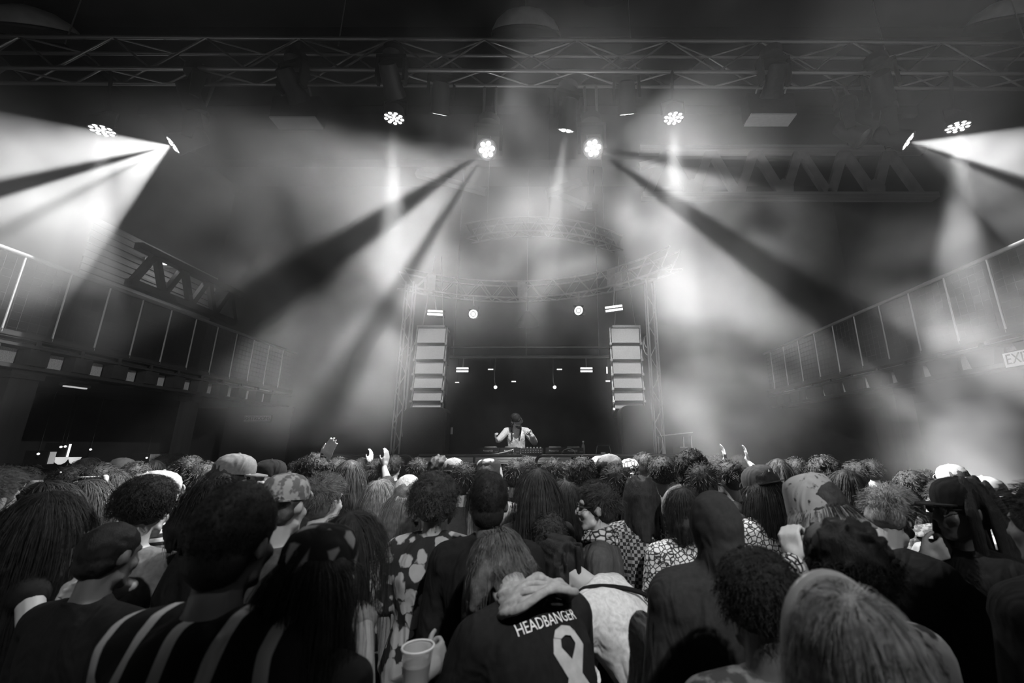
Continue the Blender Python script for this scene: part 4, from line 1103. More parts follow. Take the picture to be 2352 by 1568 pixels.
def printed(name, dark, light, kind, scale=14.0, thr=.5):
    """patterned cloth: print = flat colour on the cloth"""
    if name in MATS: return MATS[name]
    m = cloth(name, light); N, L = nodes(m); b = N['Principled BSDF']
    tc = N.new('ShaderNodeTexCoord')
    if kind == 'floral':
        t = N.new('ShaderNodeTexVoronoi'); t.inputs['Scale'].default_value = scale; out = t.outputs['Distance']
        no = N.new('ShaderNodeTexNoise'); no.inputs['Scale'].default_value = scale * 1.4
        ad = N.new('ShaderNodeVectorMath'); ad.operation = 'MULTIPLY_ADD'; ad.inputs[1].default_value = (.06, .06, .06)
        L.new(tc.outputs['Object'], no.inputs['Vector']); L.new(no.outputs['Color'], ad.inputs[0]); L.new(tc.outputs['Object'], ad.inputs[2]); L.new(ad.outputs[0], t.inputs['Vector'])
    elif kind == 'maze':
        t = N.new('ShaderNodeTexVoronoi'); t.feature = 'DISTANCE_TO_EDGE'; t.distance = 'EUCLIDEAN'; t.inputs['Scale'].default_value = scale; out = t.outputs['Distance']; L.new(tc.outputs['Object'], t.inputs['Vector'])
    elif kind == 'stripes':
        t = N.new('ShaderNodeTexWave'); t.bands_direction = 'Z'; t.inputs['Scale'].default_value = scale; t.inputs['Distortion'].default_value = 2.5; t.inputs['Detail'].default_value = 0; out = t.outputs['Fac']; L.new(tc.outputs['Object'], t.inputs['Vector'])
    elif kind == 'upright':
        t = N.new('ShaderNodeTexWave'); t.bands_direction = 'X'; t.inputs['Scale'].default_value = scale; t.inputs['Distortion'].default_value = .6; t.inputs['Detail'].default_value = 0; out = t.outputs['Fac']; L.new(tc.outputs['Object'], t.inputs['Vector'])
    elif kind == 'check':
        t = N.new('ShaderNodeTexChecker'); t.inputs['Scale'].default_value = scale; out = t.outputs['Fac']; L.new(tc.outputs['Object'], t.inputs['Vector'])
    else:
        t = N.new('ShaderNodeTexNoise'); t.inputs['Scale'].default_value = scale; t.inputs['Detail'].default_value = 3; out = t.outputs[0]; L.new(tc.outputs['Object'], t.inputs['Vector'])
    mr = N.new('ShaderNodeMapRange'); L.new(out, mr.inputs[0]); mr.inputs[1].default_value = thr - .04; mr.inputs[2].default_value = thr + .04; mr.inputs[3].default_value = light; mr.inputs[4].default_value = dark
    if kind == 'maze': mr.inputs[3].default_value, mr.inputs[4].default_value = dark, light
    for l in list(b.inputs['Base Color'].links): L.remove(l)
    L.new(mr.outputs[0], b.inputs['Base Color'])
    return m
def hairmat(name, c):
    if name in MATS: return MATS[name]
    m = mat(name, c, .62, 0, .5, 30, 0, .22); N, L = nodes(m); b = N['Principled BSDF']
    tc = N.new('ShaderNodeTexCoord'); mp = N.new('ShaderNodeMapping'); mp.inputs['Scale'].default_value = (1, 1, .12)
    no = N.new('ShaderNodeTexNoise'); no.inputs['Scale'].default_value = 240; no.inputs['Detail'].default_value = 2
    L.new(tc.outputs['Object'], mp.inputs[0]); L.new(mp.outputs[0], no.inputs['Vector'])
    bp = N.new('ShaderNodeBump'); bp.inputs['Strength'].default_value = .45; bp.inputs['Distance'].default_value = .006
    L.new(no.outputs[0], bp.inputs['Height']); L.new(bp.outputs[0], b.inputs['Normal'])
    return m
SKIN = [mat('skin_light', .42, .55, 0, .12, 12, .05, .35), mat('skin_mid', .26, .55, 0, .12, 12, .05, .35), mat('skin_deep', .11, .5, 0, .15, 12, .05, .4)]
H_BLK, H_DRK, H_BRN, H_FAIR = hairmat('black_hair', .014), hairmat('dark_hair', .035), hairmat('brown_hair', .10), hairmat('fair_hair', .30)
C_BLK, C_DRK, C_MID, C_GRY, C_PAL, C_WHT = cloth('black_cloth', .012), cloth('charcoal_cloth', .03), cloth('dark_grey_cloth', .07), cloth('grey_cloth', .16), cloth('pale_grey_cloth', .34), cloth('white_cloth', .62)
M_EYE = mat('dark_eye', .02, .15, 0, .1, 10, spec=.6)
M_SHOE = mat('dark_shoe', .03, .6)
class Person:
    def __init__(s, head, label, pose=None, H=None, yaw=0, skin=0, shirt=C_DRK, trousers=C_BLK, hair='short', hcol=H_BLK, vox=.015, sleeve=.35, group=None, seed=0, eyes=False, d=.02, low=.80, hood=False, collar=0, cat='person', lift=0, shvox=None, dens=None, under=False):
        """head = (column, row, depth) of the head centre"""
        s.P = P = pose or Pose(); px, py, Y = head; c = at(px, py, Y); s.H = H = H or max(1.4, min(2.0, (c.z - lift) / (P.head.z / 1.75)))
        s.s = k = H / 1.75; R = Matrix.Rotation(rad(yaw), 4, 'Z'); off = R @ Vector((P.head.x * k, P.head.y * k, 0))
        s.M = Matrix.Translation((c.x - off.x, c.y - off.y, lift)) @ R @ Matrix.Diagonal((k, k, k, 1))
        s.e = e = bpy.data.objects.new('person', None); C.objects.link(e); e.empty_display_size = .1
        e.matrix_basis = Matrix.Translation((c.x - off.x, c.y - off.y, lift)) @ R; tag(e, label, cat, group)
        s.vox = vox; v2 = shvox or max(.012, vox)
        s.put('body', m_body(P, vox), SKIN[skin])
        if shirt: s.shirt = s.put('shirt', m_shirt(P, v2, sleeve, d, low, hood, collar), shirt)
        if trousers: s.put('trousers', m_trousers(P, max(.018, vox)), trousers)
        for k_ in (-1, 1): s.put('shoe', m_shoe(P, k_), M_SHOE)
        if hair: s.put('hair', m_hair(P, hair, max(.007, min(.012, vox * .8)), seed, dens if dens else (1.0 if vox < .0125 else .6 if vox < .0145 else .22), under), hcol)
        if eyes:
            for k_ in (-1, 1):
                mb = MB(); g_ell(mb, HP(P, (k_ * .031, .078, .008)), (.012, .010, .008), P.R2, 8, 6); me = mb.mesh('eye', None, True); me.materials.append(None); s.put('eye', me, M_EYE)
    def put(s, name, me, m, parent=None):
        o = link(name, me, parent or s.e, s.M)
        if len(o.material_slots) == 0: me.materials.append(None)
        o.material_slots[0].link = 'OBJECT'; o.material_slots[0].material = m
        return o
    def mb(s, name, mb, m, parent=None, smooth=True):
        me = mb.mesh(name, None, smooth); me.materials.append(None); return s.put(name, me, m, parent)
    def loc(s, w):                                              # world point -> pose space
        return s.M.inverted() @ Vector(w)
    # ---- headwear
    def cap(s, m, back=False, brim=None, logo=None, tilt=0):
        P = s.P; R = P.R2.to_4x4(); M = Matrix.Translation(P.head) @ R @ Matrix.Rotation(rad(tilt), 4, 'X'); f = -1 if back else 1
        prof = [(.099, .028), (.1, .05), (.096, .08), (.082, .108), (.058, .126), (.028, .135), (.001, .137)]
        mb = MB(); mb.lathe(prof, M @ Matrix.Translation((0, -.014, 0)) @ Matrix.Diagonal((.88, 1.08, 1, 1)), 20)
        o = s.mb('cap', mb, m); b = MB(); pts = []
        for i in range(11):
            a = PI * i / 10; pts.append((.082 * math.cos(a), f * (.075 + .085 * math.sin(a)), .034 - .012 * math.sin(a) + .018 * (math.sin(a) - 1) * .5))
        b.prism([M @ Vector(p) for p in pts], M.to_3x3() @ Vector((0, 0, .006))); s.mb('brim', b, brim or m, o, False)
        bt = MB(); g_ell(bt, M @ Vector((0, -.014, .138)), (.008, .008, .004)); s.mb('button', bt, m, o)
        if back:
            st = MB(); st.path([M @ Vector((.05 * math.cos(a), .1 * 1.0 - .004 + .012 * 0, .036 + .03 * math.sin(a))) for a in [PI * i / 8 for i in range(9)]], .004, 5); s.mb('strap', st, m, o)
        if logo: s.decal_logo(M, f, logo, o)
        return o
    def decal_logo(s, M, f, logo, parent):
        txt, m = logo; me = text_mesh(txt, .05, 'logo', m, .001)
        for v in me.vertices:
            x, z = v.co.x, v.co.y; v.co = M @ Vector((x, f * (.100 - x * x * 4) - .0, .075 + z + 0)) if f > 0 else M @ Vector((-x, -.118 + x * x * 4, .075 + z))
        o = s.put('logo', me, m, parent); return o
    def beanie(s, m):
        P = s.P; M = Matrix.Translation(P.head) @ P.R2.to_4x4() @ Matrix.Rotation(rad(-12), 4, 'X')
        mb = MB(); mb.lathe([(.098, .0), (.103, .03), (.1, .07), (.09, .11), (.066, .145), (.035, .163), (.001, .168)], M @ Matrix.Translation((0, -.014, 0)) @ Matrix.Diagonal((.9, 1.06, 1, 1)), 22); o = s.mb('beanie', mb, m)
        b = MB(); b.lathe([(.1, -.035), (.107, -.03), (.108, .015), (.101, .02)], M @ Matrix.Translation((0, -.014, 0)) @ Matrix.Diagonal((.9, 1.06, 1, 1)), 22); s.mb('cuff', b, m, o); return o
    def bucket(s, m, k=1.0, tilt=0):
        P = s.P; M = Matrix.Translation(P.head) @ P.R2.to_4x4() @ Matrix.Rotation(rad(tilt), 4, 'X') @ Matrix.Translation((0, -.012, 0))
        mb = MB(); mb.lathe([(.114 * k, .0), (.104 * k, .05), (.092 * k, .108 * k), (.08 * k, .132 * k), (.05 * k, .147 * k), (.001, .152 * k)], M, 28); o = s.mb('bucket_hat', mb, m)
        b = MB(); b.lathe([(.112 * k, .008), (.135 * k, -.04), (.162 * k, -.082), (.163 * k, -.088), (.134 * k, -.05), (.108 * k, -.004)], M, 30); s.mb('brim', b, m, o); return o
    def bandana(s, m):
        P = s.P; M = Matrix.Translation(P.head) @ P.R2.to_4x4() @ Matrix.Translation((0, -.016, .01)) @ Matrix.Diagonal((.9, 1.08, 1, 1))
        mb = MB(); mb.lathe([(.1, -.012), (.103, .03), (.1, .06), (.084, .096), (.055, .115), (.001, .124)], M, 22); o = s.mb('bandana', mb, m)
        kn = MB(); b0 = P.head + P.R2 @ Vector((0, -.125, -.01)); g_ell(kn, b0, (.022, .018, .016)); g_caps(kn, b0, b0 + Vector((.02, -.01, -.1)), .012, .02); g_caps(kn, b0, b0 + Vector((-.02, -.01, -.09)), .012, .02); s.mb('knot', kn, m, o); return o
    def glasses(s, m=None, sun=False):
        P = s.P; mb = MB()
        for k in (-1, 1):
            c = Vector((k * .032, .098, .006)); mb.path([HP(P, c + Vector((.022 * math.cos(a), -.006 * abs(math.cos(a)), .017 * math.sin(a)))) for a in [2 * PI * i / 12 for i in range(13)]], .0026, 5)
            mb.tube(HP(P, (k * .054, .092, .01)), HP(P, (k * .082, -.01, .012)), .0022, 5)
        mb.tube(HP(P, (-.011, .1, .01)), HP(P, (.011, .1, .01)), .0025, 5); o = s.mb('glasses', mb, m or M_RUBBER)
        if sun:
            for k in (-1, 1):
                l = MB(); g_ell(l, HP(P, (k * .032, .097, .006)), (.022, .003, .017), P.R2, 12, 6); s.mb('lens', l, M_OFF, o)
    def headphones(s, m, r=.1):
        P = s.P; mb = MB(); mb.path([HP(P, ((r - .004) * math.cos(a), -.005, -.01 + (r + .04) * math.sin(a))) for a in [PI * i / 16 for i in range(17)]], [.009 + .005 * math.sin(PI * i / 16) for i in range(17)], 8); o = s.mb('headphones', mb, m)
        for k in (-1, 1):
            c = MB(); c.lathe([(.02, 0), (.036, .004), (.04, .016), (.036, .03), (.02, .034)], Matrix.Translation(HP(P, (k * (r - .022), -.005, -.012))) @ P.R2.to_4x4() @ Matrix.Rotation(k * PI / 2, 4, 'Y'), 16); s.mb('ear_cup', c, m, o)
    def scarf(s, m):
        P = s.P; mb = MB(); c = P.neck + P.R1 @ Vector((0, 0, .03))
        for j in range(3): mb.path([c + P.R1 @ Vector(((.074 + .008 * j) * math.cos(a), (.07 + .01 * j) * math.sin(a), .02 - .02 * j + .012 * math.sin(2 * a + j))) for a in [2 * PI * i / 20 for i in range(21)]], .018, 7)
        s.mb('neck_scarf', mb, m)
    def decal(s, me, name, m, origin, right, up, off=.004, parent=None):
        """lay a flat print (mesh in its XY plane) on the back of the shirt, along the shirt's surface"""
        sh = s.shirt; bv = BVHTree.FromPolygons([v.co.copy() for v in sh.data.vertices], [tuple(p.vertices) for p in sh.data.polygons])
        right, up = Vector(right).normalized(), Vector(up).normalized(); n = right.cross(up)
        for v in me.vertices:
            p = Vector(origin) + right * v.co.x + up * v.co.y; hit = bv.ray_cast(p + n * .5, -n)
            v.co = (hit[0] + hit[1] * off) if hit[0] else p + n * .02
        return s.put(name, me, m, sh)
# ------------------------------------------------------------------ the roster
G = 'people in the crowd'
FLORAL = printed('floral_print', .03, .42, 'floral', 11, .42)
FLORAL_D = printed('dark_floral_print', .02, .30, 'floral', 13, .5)
MAZE = printed('maze_print', .03, .55, 'maze', 42, .10)
ZEBRA = printed('wavy_print', .02, .45, 'stripes', 9, .5)
SPOT = printed('spotted_canvas', .03, .32, 'noise', 40, .66)
CAMO = printed('blotchy_print', .05, .38, 'noise', 12, .52)
SEQ = printed('sequin_check', .02, .22, 'check', 55, .5)
PAIS = printed('paisley_print', .03, .5, 'maze', 26, .10)
RINGS = printed('ring_print', .012, .22, 'maze', 14, .22)
TATT = printed('tattooed_skin', .12, .42, 'noise', 16, .5)
JERS = printed('upright_stripe_jersey', .012, .5, 'upright', 3.2, .18)
DENIM = cloth('pale_cargo_cloth', .36, .8, .8, 14)
# ---- disc jockey behind the booth
dj_c = at(1186, 966, 7.15)
dP0 = Pose(lean=8, curl=8, nod=22, turn=38, tilt=4)
sD = (dj_c.z - STZ) / dP0.head.z
Rd = Matrix.Rotation(rad(180), 4, 'Z')
offd = Rd @ Vector((dP0.head.x * sD, dP0.head.y * sD, 0))
MD = (Matrix.Translation((dj_c.x - offd.x, dj_c.y - offd.y, STZ)) @ Rd @ Matrix.Diagonal((sD,) * 3 + (1,))).inverted()
hl, hr = MD @ at(1143, 1012, 6.78), MD @ at(1221, 1000, 6.92)
dj = Person((1186, 966, 7.15), 'person in a dark cap and pale open jacket working the booth on stage',
            Pose(lean=8, curl=8, nod=22, turn=38, tilt=4, larm=('to', tuple(hr), (-.6, -.2, -.9), 55, (.45, .2, .85), (.3, 1, .2)), rarm=('to', tuple(hl), (.5, -.3, -.8), 45, (.5, .45, .65), (-.3, .2, .9))),
            H=sD * 1.75, yaw=180, skin=0, shirt=C_WHT, trousers=C_BLK, hair='fade', hcol=H_DRK, vox=.0065, sleeve=0, lift=STZ, eyes=True, d=.012)
def jacket(p, m):
    P = p.P; mb = MB(); R0, R1 = P.R0, P.R1
    for k in (-1, 1):                                           # two front panels, back and sleeves; open at the chest
        rings = []
        for z, w, dpt in ((.86, .19, .15), (1.0, .18, .145), (1.15, .17, .14), (1.28, .18, .14), (1.4, .17, .12)):
            Rr, c0 = (R0, P.hip + R0 @ Vector((0, 0, z - .95))) if z < 1.25 else (R1, P.chest + R1 @ Vector((0, 0, z - 1.28)))
            rings.append([c0 + Rr @ Vector((k * w * math.sin(a), -dpt * math.cos(a), 0)) for a in [PI * .72 * i / 8 for i in range(9)]])
        v = [q for r in rings for q in r]; n = len(v)
        outv = v + [q * 1.0 + (Vector((P.chest.x, P.chest.y, q.z)) - q).normalized() * .018 for q in v]
        f = []
        for j in range(4):
            for i in range(8):
                a, b, c, d = j * 9 + i, j * 9 + i + 1, (j + 1) * 9 + i + 1, (j + 1) * 9 + i; f += [(a, b, c, d), (n + d, n + c, n + b, n + a)]
        rim = [i for i in range(9)] + [j * 9 + 8 for j in range(1, 5)] + [4 * 9 + i for i in range(7, -1, -1)] + [j * 9 for j in range(3, 0, -1)]
        f += [(rim[i], rim[(i + 1) % len(rim)], n + rim[(i + 1) % len(rim)], n + rim[i]) for i in range(len(rim))]
        mb.add(outv, f)
        g_arm(mb, P, k, .022, .96, False); g_caps(mb, P.sh[k] + R1 @ Vector((-k * .11, -.01, .025)), P.sh[k], .062, .072)
    o = p.put('jacket', remesh(mb, 'jacket', .008, 2), m)
    cl = MB(); nk = P.neck
    cl.path(bez([P.chest + R1 @ Vector((-.065, .125, .04)), nk + R1 @ Vector((-.085, .05, -.005)), nk + R1 @ Vector((-.06, -.06, .03)), nk + R1 @ Vector((.06, -.06, .03)), nk + R1 @ Vector((.085, .05, -.005)), P.chest + R1 @ Vector((.065, .125, .04))], 24), .018, 7)
    p.mb('collar', cl, C_DRK, o)
jacket(dj, cloth('pale_canvas_jacket', .40, .85, .6, 12))
dj.cap(C_BLK, logo=('D', M_PRINT)); dj.headphones(M_RUBBER, .098)
mb = MB(); g_ell(mb, HP(dj.P, (0, .045, -.08)), (.056, .05, .05), dj.P.R2); g_ell(mb, HP(dj.P, (0, .06, -.11)), (.035, .035, .03), dj.P.R2)
dj.put('beard', remesh(mb, 'beard', .008, 1, .003), H_DRK)
# ---- nearer people
pe = {}
def per(key, *a, **k): pe[key] = Person(*a, **k); return pe[key]
def world_to(head, pose, yaw, H, *pts):
    """world points expressed in the pose space of a person that will stand there"""
    px, py, Y = head; c = at(px, py, Y); H = H or max(1.4, min(2.0, c.z / (pose.head.z / 1.75))); k = H / 1.75
    R = Matrix.Rotation(rad(yaw), 4, 'Z'); off = R @ Vector((pose.head.x * k, pose.head.y * k, 0))
    M = Matrix.Translation((c.x - off.x, c.y - off.y, 0)) @ R @ Matrix.Diagonal((k, k, k, 1)); Mi = M.inverted()
    return [tuple(Mi @ Vector(p)) for p in pts]
def reach(head, yaw, H=None, L=None, R_=None, **kw):
    """pose whose left / right hand goes to world point; L, R_ = (point, elbow hint, finger curl[, hand direction])"""
    base = Pose(**kw); k2 = dict(kw)
    for nm, sp in (('larm', L), ('rarm', R_)):
        if sp:
            t = world_to(head, base, yaw, H, sp[0])[0]; k2[nm] = ('to', t) + tuple(sp[1:])
    return Pose(**k2)
# foreground, left to right
h = (108, 1208, 1.9)
per(1, h, 'person with long brown hair and bare shoulders at the far left, hand on a neighbour', reach(h, -25, R_=(at(160, 1350, 1.8), (.3, -.3, -1), 12, (1, .2, .1)), fem=1, nod=12), yaw=-25, skin=0, shirt=C_BLK, hair='long', hcol=H_BLK, vox=.0075, sleeve=0, low=.8, d=.012)
per(2, (255, 1278, 1.75), 'broad person in a black shirt with a pale collar stripe, left foreground', Pose(nod=10), yaw=-8, skin=2, shirt=C_BLK, hair='fade', hcol=H_BLK, vox=.011, collar=.5)
h = (338, 1175, 2.15)
per(3, h, 'person with a round dark bun and grey T-shirt, tattooed bare arm, left', reach(h, 8, L=(at(298, 1345, 1.85), (-.4, -.2, -1), 14, (-1, -.3, .1)), fem=1, nod=6), yaw=8, skin=0, shirt=C_GRY, hair='afro', hcol=H_BLK, vox=.0075, low=1.02, d=.014, sleeve=.34)
P3 = pe[3]; mbt = MB(); E_, W_, hd, cu, pn = P3.P.arm[1]; S = P3.P.sh[1]
g_caps(mbt, S.lerp(E_, .62), E_, .0435, .0385); g_caps(mbt, E_, E_.lerp(W_, .3), .037, .038); g_caps(mbt, E_.lerp(W_, .3), E_.lerp(W_, .9), .038, .029)
P3.put('tattoo_sleeve', remesh(mbt, 'tattoo_sleeve', .009, 1), TATT)
per(4, (545, 1245, 1.22), 'huge dark silhouette of a person in a striped jersey, closest at left', Pose(nod=4, tilt=4), yaw=-5, skin=2, shirt=JERS, hair='oval', hcol=H_BLK, vox=.010, d=.03, sleeve=.42)
per(5, (740, 1315, 1.32), 'person in a ring patterned head scarf with one pale bare shoulder, lower left', Pose(fem=1, nod=8, tilt=-6), yaw=-18, skin=0, shirt=C_BLK, hair='long', hcol=H_BLK, vox=.010, sleeve=0, d=.008, low=.8, under=True)
pe[5].bandana(RINGS)
h = (808, 1255, 1.8)
per(6, h, 'person with very long straight black hair and grey top holding a cup', reach(h, -30, R_=(at(978, 1545, 1.42), (.6, -.5, -.8), 52, (-.1, 1, .25)), fem=1, tilt=6, nod=8), yaw=-30, skin=1, shirt=C_GRY, hair='long', hcol=H_BLK, vox=.0075, sleeve=0, d=.012)
# cup in that hand
c = at(957, 1532, 1.39)
e = empty('plastic_cup', c - Vector((0, 0, .07)), 'clear plastic cup held low in a hand at the bottom centre', 'cup')
mp_ = bpy.data.materials.new('clear_cup_plastic'); mp_.use_nodes = True; b_ = mp_.node_tree.nodes['Principled BSDF']
b_.inputs['Base Color'].default_value = (.8, .8, .8, 1); b_.inputs['Roughness'].default_value = .15; b_.inputs['Alpha'].default_value = .38; MATS['cup'] = mp_
MB().lathe([(.030, -.07), (.033, -.068), (.044, .05), (.046, .052), (.046, .047), (.042, .046), (.031, -.062)], Matrix.Translation(c), 24).build('cup_wall', mp_, e, True)
MB().lathe([(.031, -.062), (.039, .01), (.001, .011)], Matrix.Translation(c), 20).build('drink', mat('dark_drink', .10, .1), e, True)
MB().path([c + Vector((.045 * math.cos(a), .045 * math.sin(a), .052)) for a in [2 * PI * i / 20 for i in range(21)]], .003, 6).build('rim', M_WHITE, e, True)
per(7, (655, 1162, 2.0), 'person in a pale mottled cap worn backwards, left of centre', Pose(nod=4), yaw=-8, skin=0, shirt=C_MID, hair='fade', hcol=H_BRN, vox=.011, under=True)
pe[7].cap(printed('mottled_cap_cloth', .16, .42, 'noise', 30, .5), back=True)
per(8, (745, 1152, 2.42), 'person with bright tousled hair and a white collar beside the mottled cap', Pose(turn=-14), yaw=-6, skin=0, shirt=C_WHT, hair='short', hcol=H_BRN, vox=.012, collar=.6, seed=3)  # hair tone lightened for the light on its top
h = (540, 1098, 2.75)
per(9, h, 'person in a light grey cap facing right with a hand raised to the face', reach(h, -75, L=(at(582, 1165, 2.62), (.2, .3, -1), 40, (-.3, .2, 1)), nod=6), yaw=-75, skin=0, shirt=C_BLK, hair='long', hcol=H_DRK, vox=.0075, eyes=True, sleeve=.3, seed=1, under=True)
pe[9].cap(C_GRY)
h = (622, 1100, 3.3)
per(10, h, 'person in a black cap facing right, one long arm pointing at the stage', reach(h, -70, R_=(at(742, 1062, 3.2), (0, -.3, -1), 10, (.5, .3, .85)), L=(at(690, 1160, 3.3), (0, -.4, -1), 30)), yaw=-70, skin=0, shirt=C_MID, hair='fade', hcol=H_DRK, vox=.0075, eyes=True, sleeve=.9, under=True)
pe[10].cap(C_BLK)
per(11, (934, 1150, 2.95), 'person in a pale ribbed beanie and white shirt left of centre', Pose(nod=4), yaw=10, skin=0, shirt=C_WHT, hair='long', hcol=H_BRN, vox=.012, sleeve=.45, seed=4, under=True)
pe[11].beanie(cloth('beanie_knit', .5, .95, .3, 60))
per(12, (998, 1155, 2.45), 'person with a big cloud of curly hair in a long floral dress', Pose(fem=1), yaw=4, skin=1, shirt=FLORAL_D, trousers=FLORAL_D, hair='bigcurl', hcol=H_DRK, vox=.012, sleeve=.42, low=.62, d=.03)
per(13, (1122, 1100, 3.3), 'person in a flower printed bucket hat, partly behind a dark head', Pose(), yaw=-6, skin=0, shirt=C_PAL, hair='long', hcol=H_DRK, vox=.013, sleeve=.6, d=.03, under=True)
pe[13].bucket(FLORAL, .95)
per(14, (1125, 1160, 2.15), 'tall person with a dark round head of hair in a black hooded coat, centre', Pose(nod=3), yaw=0, skin=2, shirt=C_BLK, hair='oval', hcol=H_BLK, vox=.011, sleeve=.95, d=.035, collar=1.2)
per(15, (1152, 1290, 1.75), 'person bowing with brown hair, wearing a black jersey lettered HEADBANGER', Pose(lean=25, curl=11, nod=30, larm=('dir', (-.3, .3, -1), (.2, .5, -1), 25), rarm=('dir', (.25, .2, -1), (-.1, .5, -1), 25)), H=1.80, yaw=36, skin=0, shirt=C_BLK, hair='bob', hcol=H_BRN, vox=.011, shvox=.009, sleeve=.42, d=.03, low=.74, seed=2)
p = pe[15]; P = p.P
def quadmesh(pts, n=6):
    bm = bmesh.new(); f = bm.faces.new([bm.verts.new((x, y, 0)) for x, y in pts]); bmesh.ops.triangulate(bm, faces=[f]); bmesh.ops.subdivide_edges(bm, edges=bm.edges[:], cuts=n, use_grid_fill=True); bmesh.ops.triangulate(bm, faces=bm.faces[:])
    me = bpy.data.meshes.new('print'); bm.to_mesh(me); bm.free(); me.materials.append(None); return me
org = P.chest; rt_ = P.R1 @ Vector((1, 0, 0)); up_ = P.R1 @ Vector((0, 0, 1))
M_JP = mat('jersey_print', .42, .8, 0, .12, 40)
tm = text_mesh('HEADBANGER', .046, 'lettering', M_PRINT, 0, .74)
bm = bmesh.new(); bm.from_mesh(tm); bmesh.ops.triangulate(bm, faces=bm.faces[:]); bmesh.ops.subdivide_edges(bm, edges=[e_ for e_ in bm.edges if e_.calc_length() > .02], cuts=2); bmesh.ops.triangulate(bm, faces=bm.faces[:]); bm.to_mesh(tm); bm.free()
p.decal(tm, 'lettering', M_PRINT, org + P.R1 @ Vector((-.0, -.1, .098)), rt_, up_, .006)
rib = [[(-.045, .0), (-.062, -.035), (-.03, -.095), (.045, -.205), (.052, -.17), (.085, -.175), (.012, -.075), (-.028, -.028), (-.02, -.008)],
       [(.045, .0), (.062, -.035), (.03, -.095), (-.05, -.235), (-.055, -.195), (-.092, -.2), (-.012, -.075), (.028, -.028), (.02, -.008)],
       [(-.045, .0), (-.03, .018), (0, .026), (.03, .018), (.045, .0), (.02, -.008), (0, -.002), (-.02, -.008)]]
for j, pts in enumerate(rib):
    p.decal(quadmesh([(x * .95 + .035, y * 1.0) for x, y in pts], 5), 'ribbon_print', M_JP, org + P.R1 @ Vector((.0, -.1, .05)), rt_, up_, .005 + .0015 * j)
mb = MB(); c = P.neck + P.R1 @ Vector((0, -.02, .0))                       # thrown back pale hood below the hair
for j in range(6): mb.path([c + P.R1 @ Vector(((.085 + .009 * j) * math.cos(a), -.015 - .012 * j + (.07 + .010 * j) * math.sin(a), .045 - .017 * j + .008 * math.sin(4 * a + 1.7 * j))) for a in [PI * .95 + PI * 1.1 * i / 20 for i in range(21)]], .0105 + .003 * (j % 2), 8)
p.put('hood', remesh(mb, 'hood', .005, 1), C_PAL)
for k_ in (-1, 1):                                                         # pale piping round each sleeve hem
    E_, W_, hd, cu, pn = P.arm[k_]; a = P.sh[k_].lerp(E_, .84); dr = (E_ - P.sh[k_]).normalized(); u1 = dr.orthogonal().normalized(); v1 = dr.cross(u1); mb = MB()
    mb.path([a + (u1 * math.cos(t) + v1 * math.sin(t)) * .082 for t in [2 * PI * i / 16 for i in range(17)]], .007, 6)
    p.mb('sleeve_piping', mb, C_WHT)
h = (1285, 1262, 2.2)
per(16, h, 'person bending over in a white T-shirt and pale cargo trousers, right of centre', Pose(lean=38, curl=13, nod=14, larm=('dir', (-.2, .25, -1), (0, .5, -1), 25), rarm=('dir', (.2, .35, -1), (0, .6, -1), 25)), H=1.78, yaw=62, skin=0, shirt=C_WHT, trousers=DENIM, hair='dreads', hcol=H_BLK, vox=.0085, sleeve=.40, d=.022, low=.86, seed=6)
mb = MB(); P = pe[16].P; pts = [P.hip + P.R0 @ Vector((.19, -.04, .05)), P.chest + P.R1 @ Vector((.13, -.135, -.12)), P.chest + P.R1 @ Vector((.0, -.15, .05)), P.sh[-1] + P.R1 @ Vector((.05, -.02, .075)), P.chest + P.R1 @ Vector((-.12, .12, .05))]
mb.path(bez(pts, 20), .010, 6); pe[16].mb('bag_strap', mb, C_BLK)
mb = MB(); c = P.hip + Vector((.06, -.155, .05)); mb.path([c + Vector((.02 * math.sin(3 * t), -.006, -.012 * t)) for t in [i * .5 for i in range(12)]], .004, 5); pe[16].mb('drawstring', mb, C_DRK)
for k_ in (-1, 1):
    hj, Kn, A = P.leg[k_]; q = hj.lerp(Kn, .62); mb = MB(); mb.box(q + Vector((k_ * .07 - .02, -.085, -.09)), q + Vector((k_ * .07 + .035, .02, .07)))
    pe[16].put('cargo_pocket', remesh(mb, 'cargo_pocket', .008, 1), DENIM)
per(17, (1368, 1166, 2.5), 'person in glasses in profile facing left, patterned neck scarf, centre right', Pose(turn=8), yaw=82, skin=0, shirt=C_MID, hair='short', hcol=H_DRK, vox=.0085, eyes=True, seed=7)
pe[17].glasses(); pe[17].scarf(PAIS)
per(18, (1288, 1148, 3.15), 'smiling person with long dark hair in profile facing left, behind the glasses wearer', Pose(fem=1), yaw=70, skin=0, shirt=C_BLK, hair='long', hcol=H_BLK, vox=.009, eyes=True, seed=8)
per(19, (1470, 1142, 2.85), 'person in a glittering sequinned top with a draped neck, right of centre', Pose(nod=6), yaw=8, skin=1, shirt=SEQ, hair='dreads', hcol=H_BLK, vox=.012, sleeve=.9, d=.04, collar=1.6, seed=9)
per(20, (1563, 1172, 2.6), 'person with a pale edged hood and geometric shirt behind the black coat', Pose(turn=12), yaw=12, skin=1, shirt=MAZE, hair='bob', hcol=H_BLK, vox=.012, sleeve=.6, seed=10)
mb = MB(); P = pe[20].P; mb.path([HP(P, (-.10 * math.cos(a), -.02 + .05 * math.cos(a), .01 + .125 * math.sin(a))) for a in [-.6 + (PI * .5 + .6) * i / 12 for i in range(13)]], .014, 7); pe[20].mb('hood_edge', mb, C_PAL)
per(21, (1638, 1215, 1.78), 'large person in a black hooded coat seen from behind, right of centre', Pose(nod=5), yaw=4, skin=1, shirt=C_DRK, hair=None, vox=.012, sleeve=.98, d=.055, hood=True, low=.62)
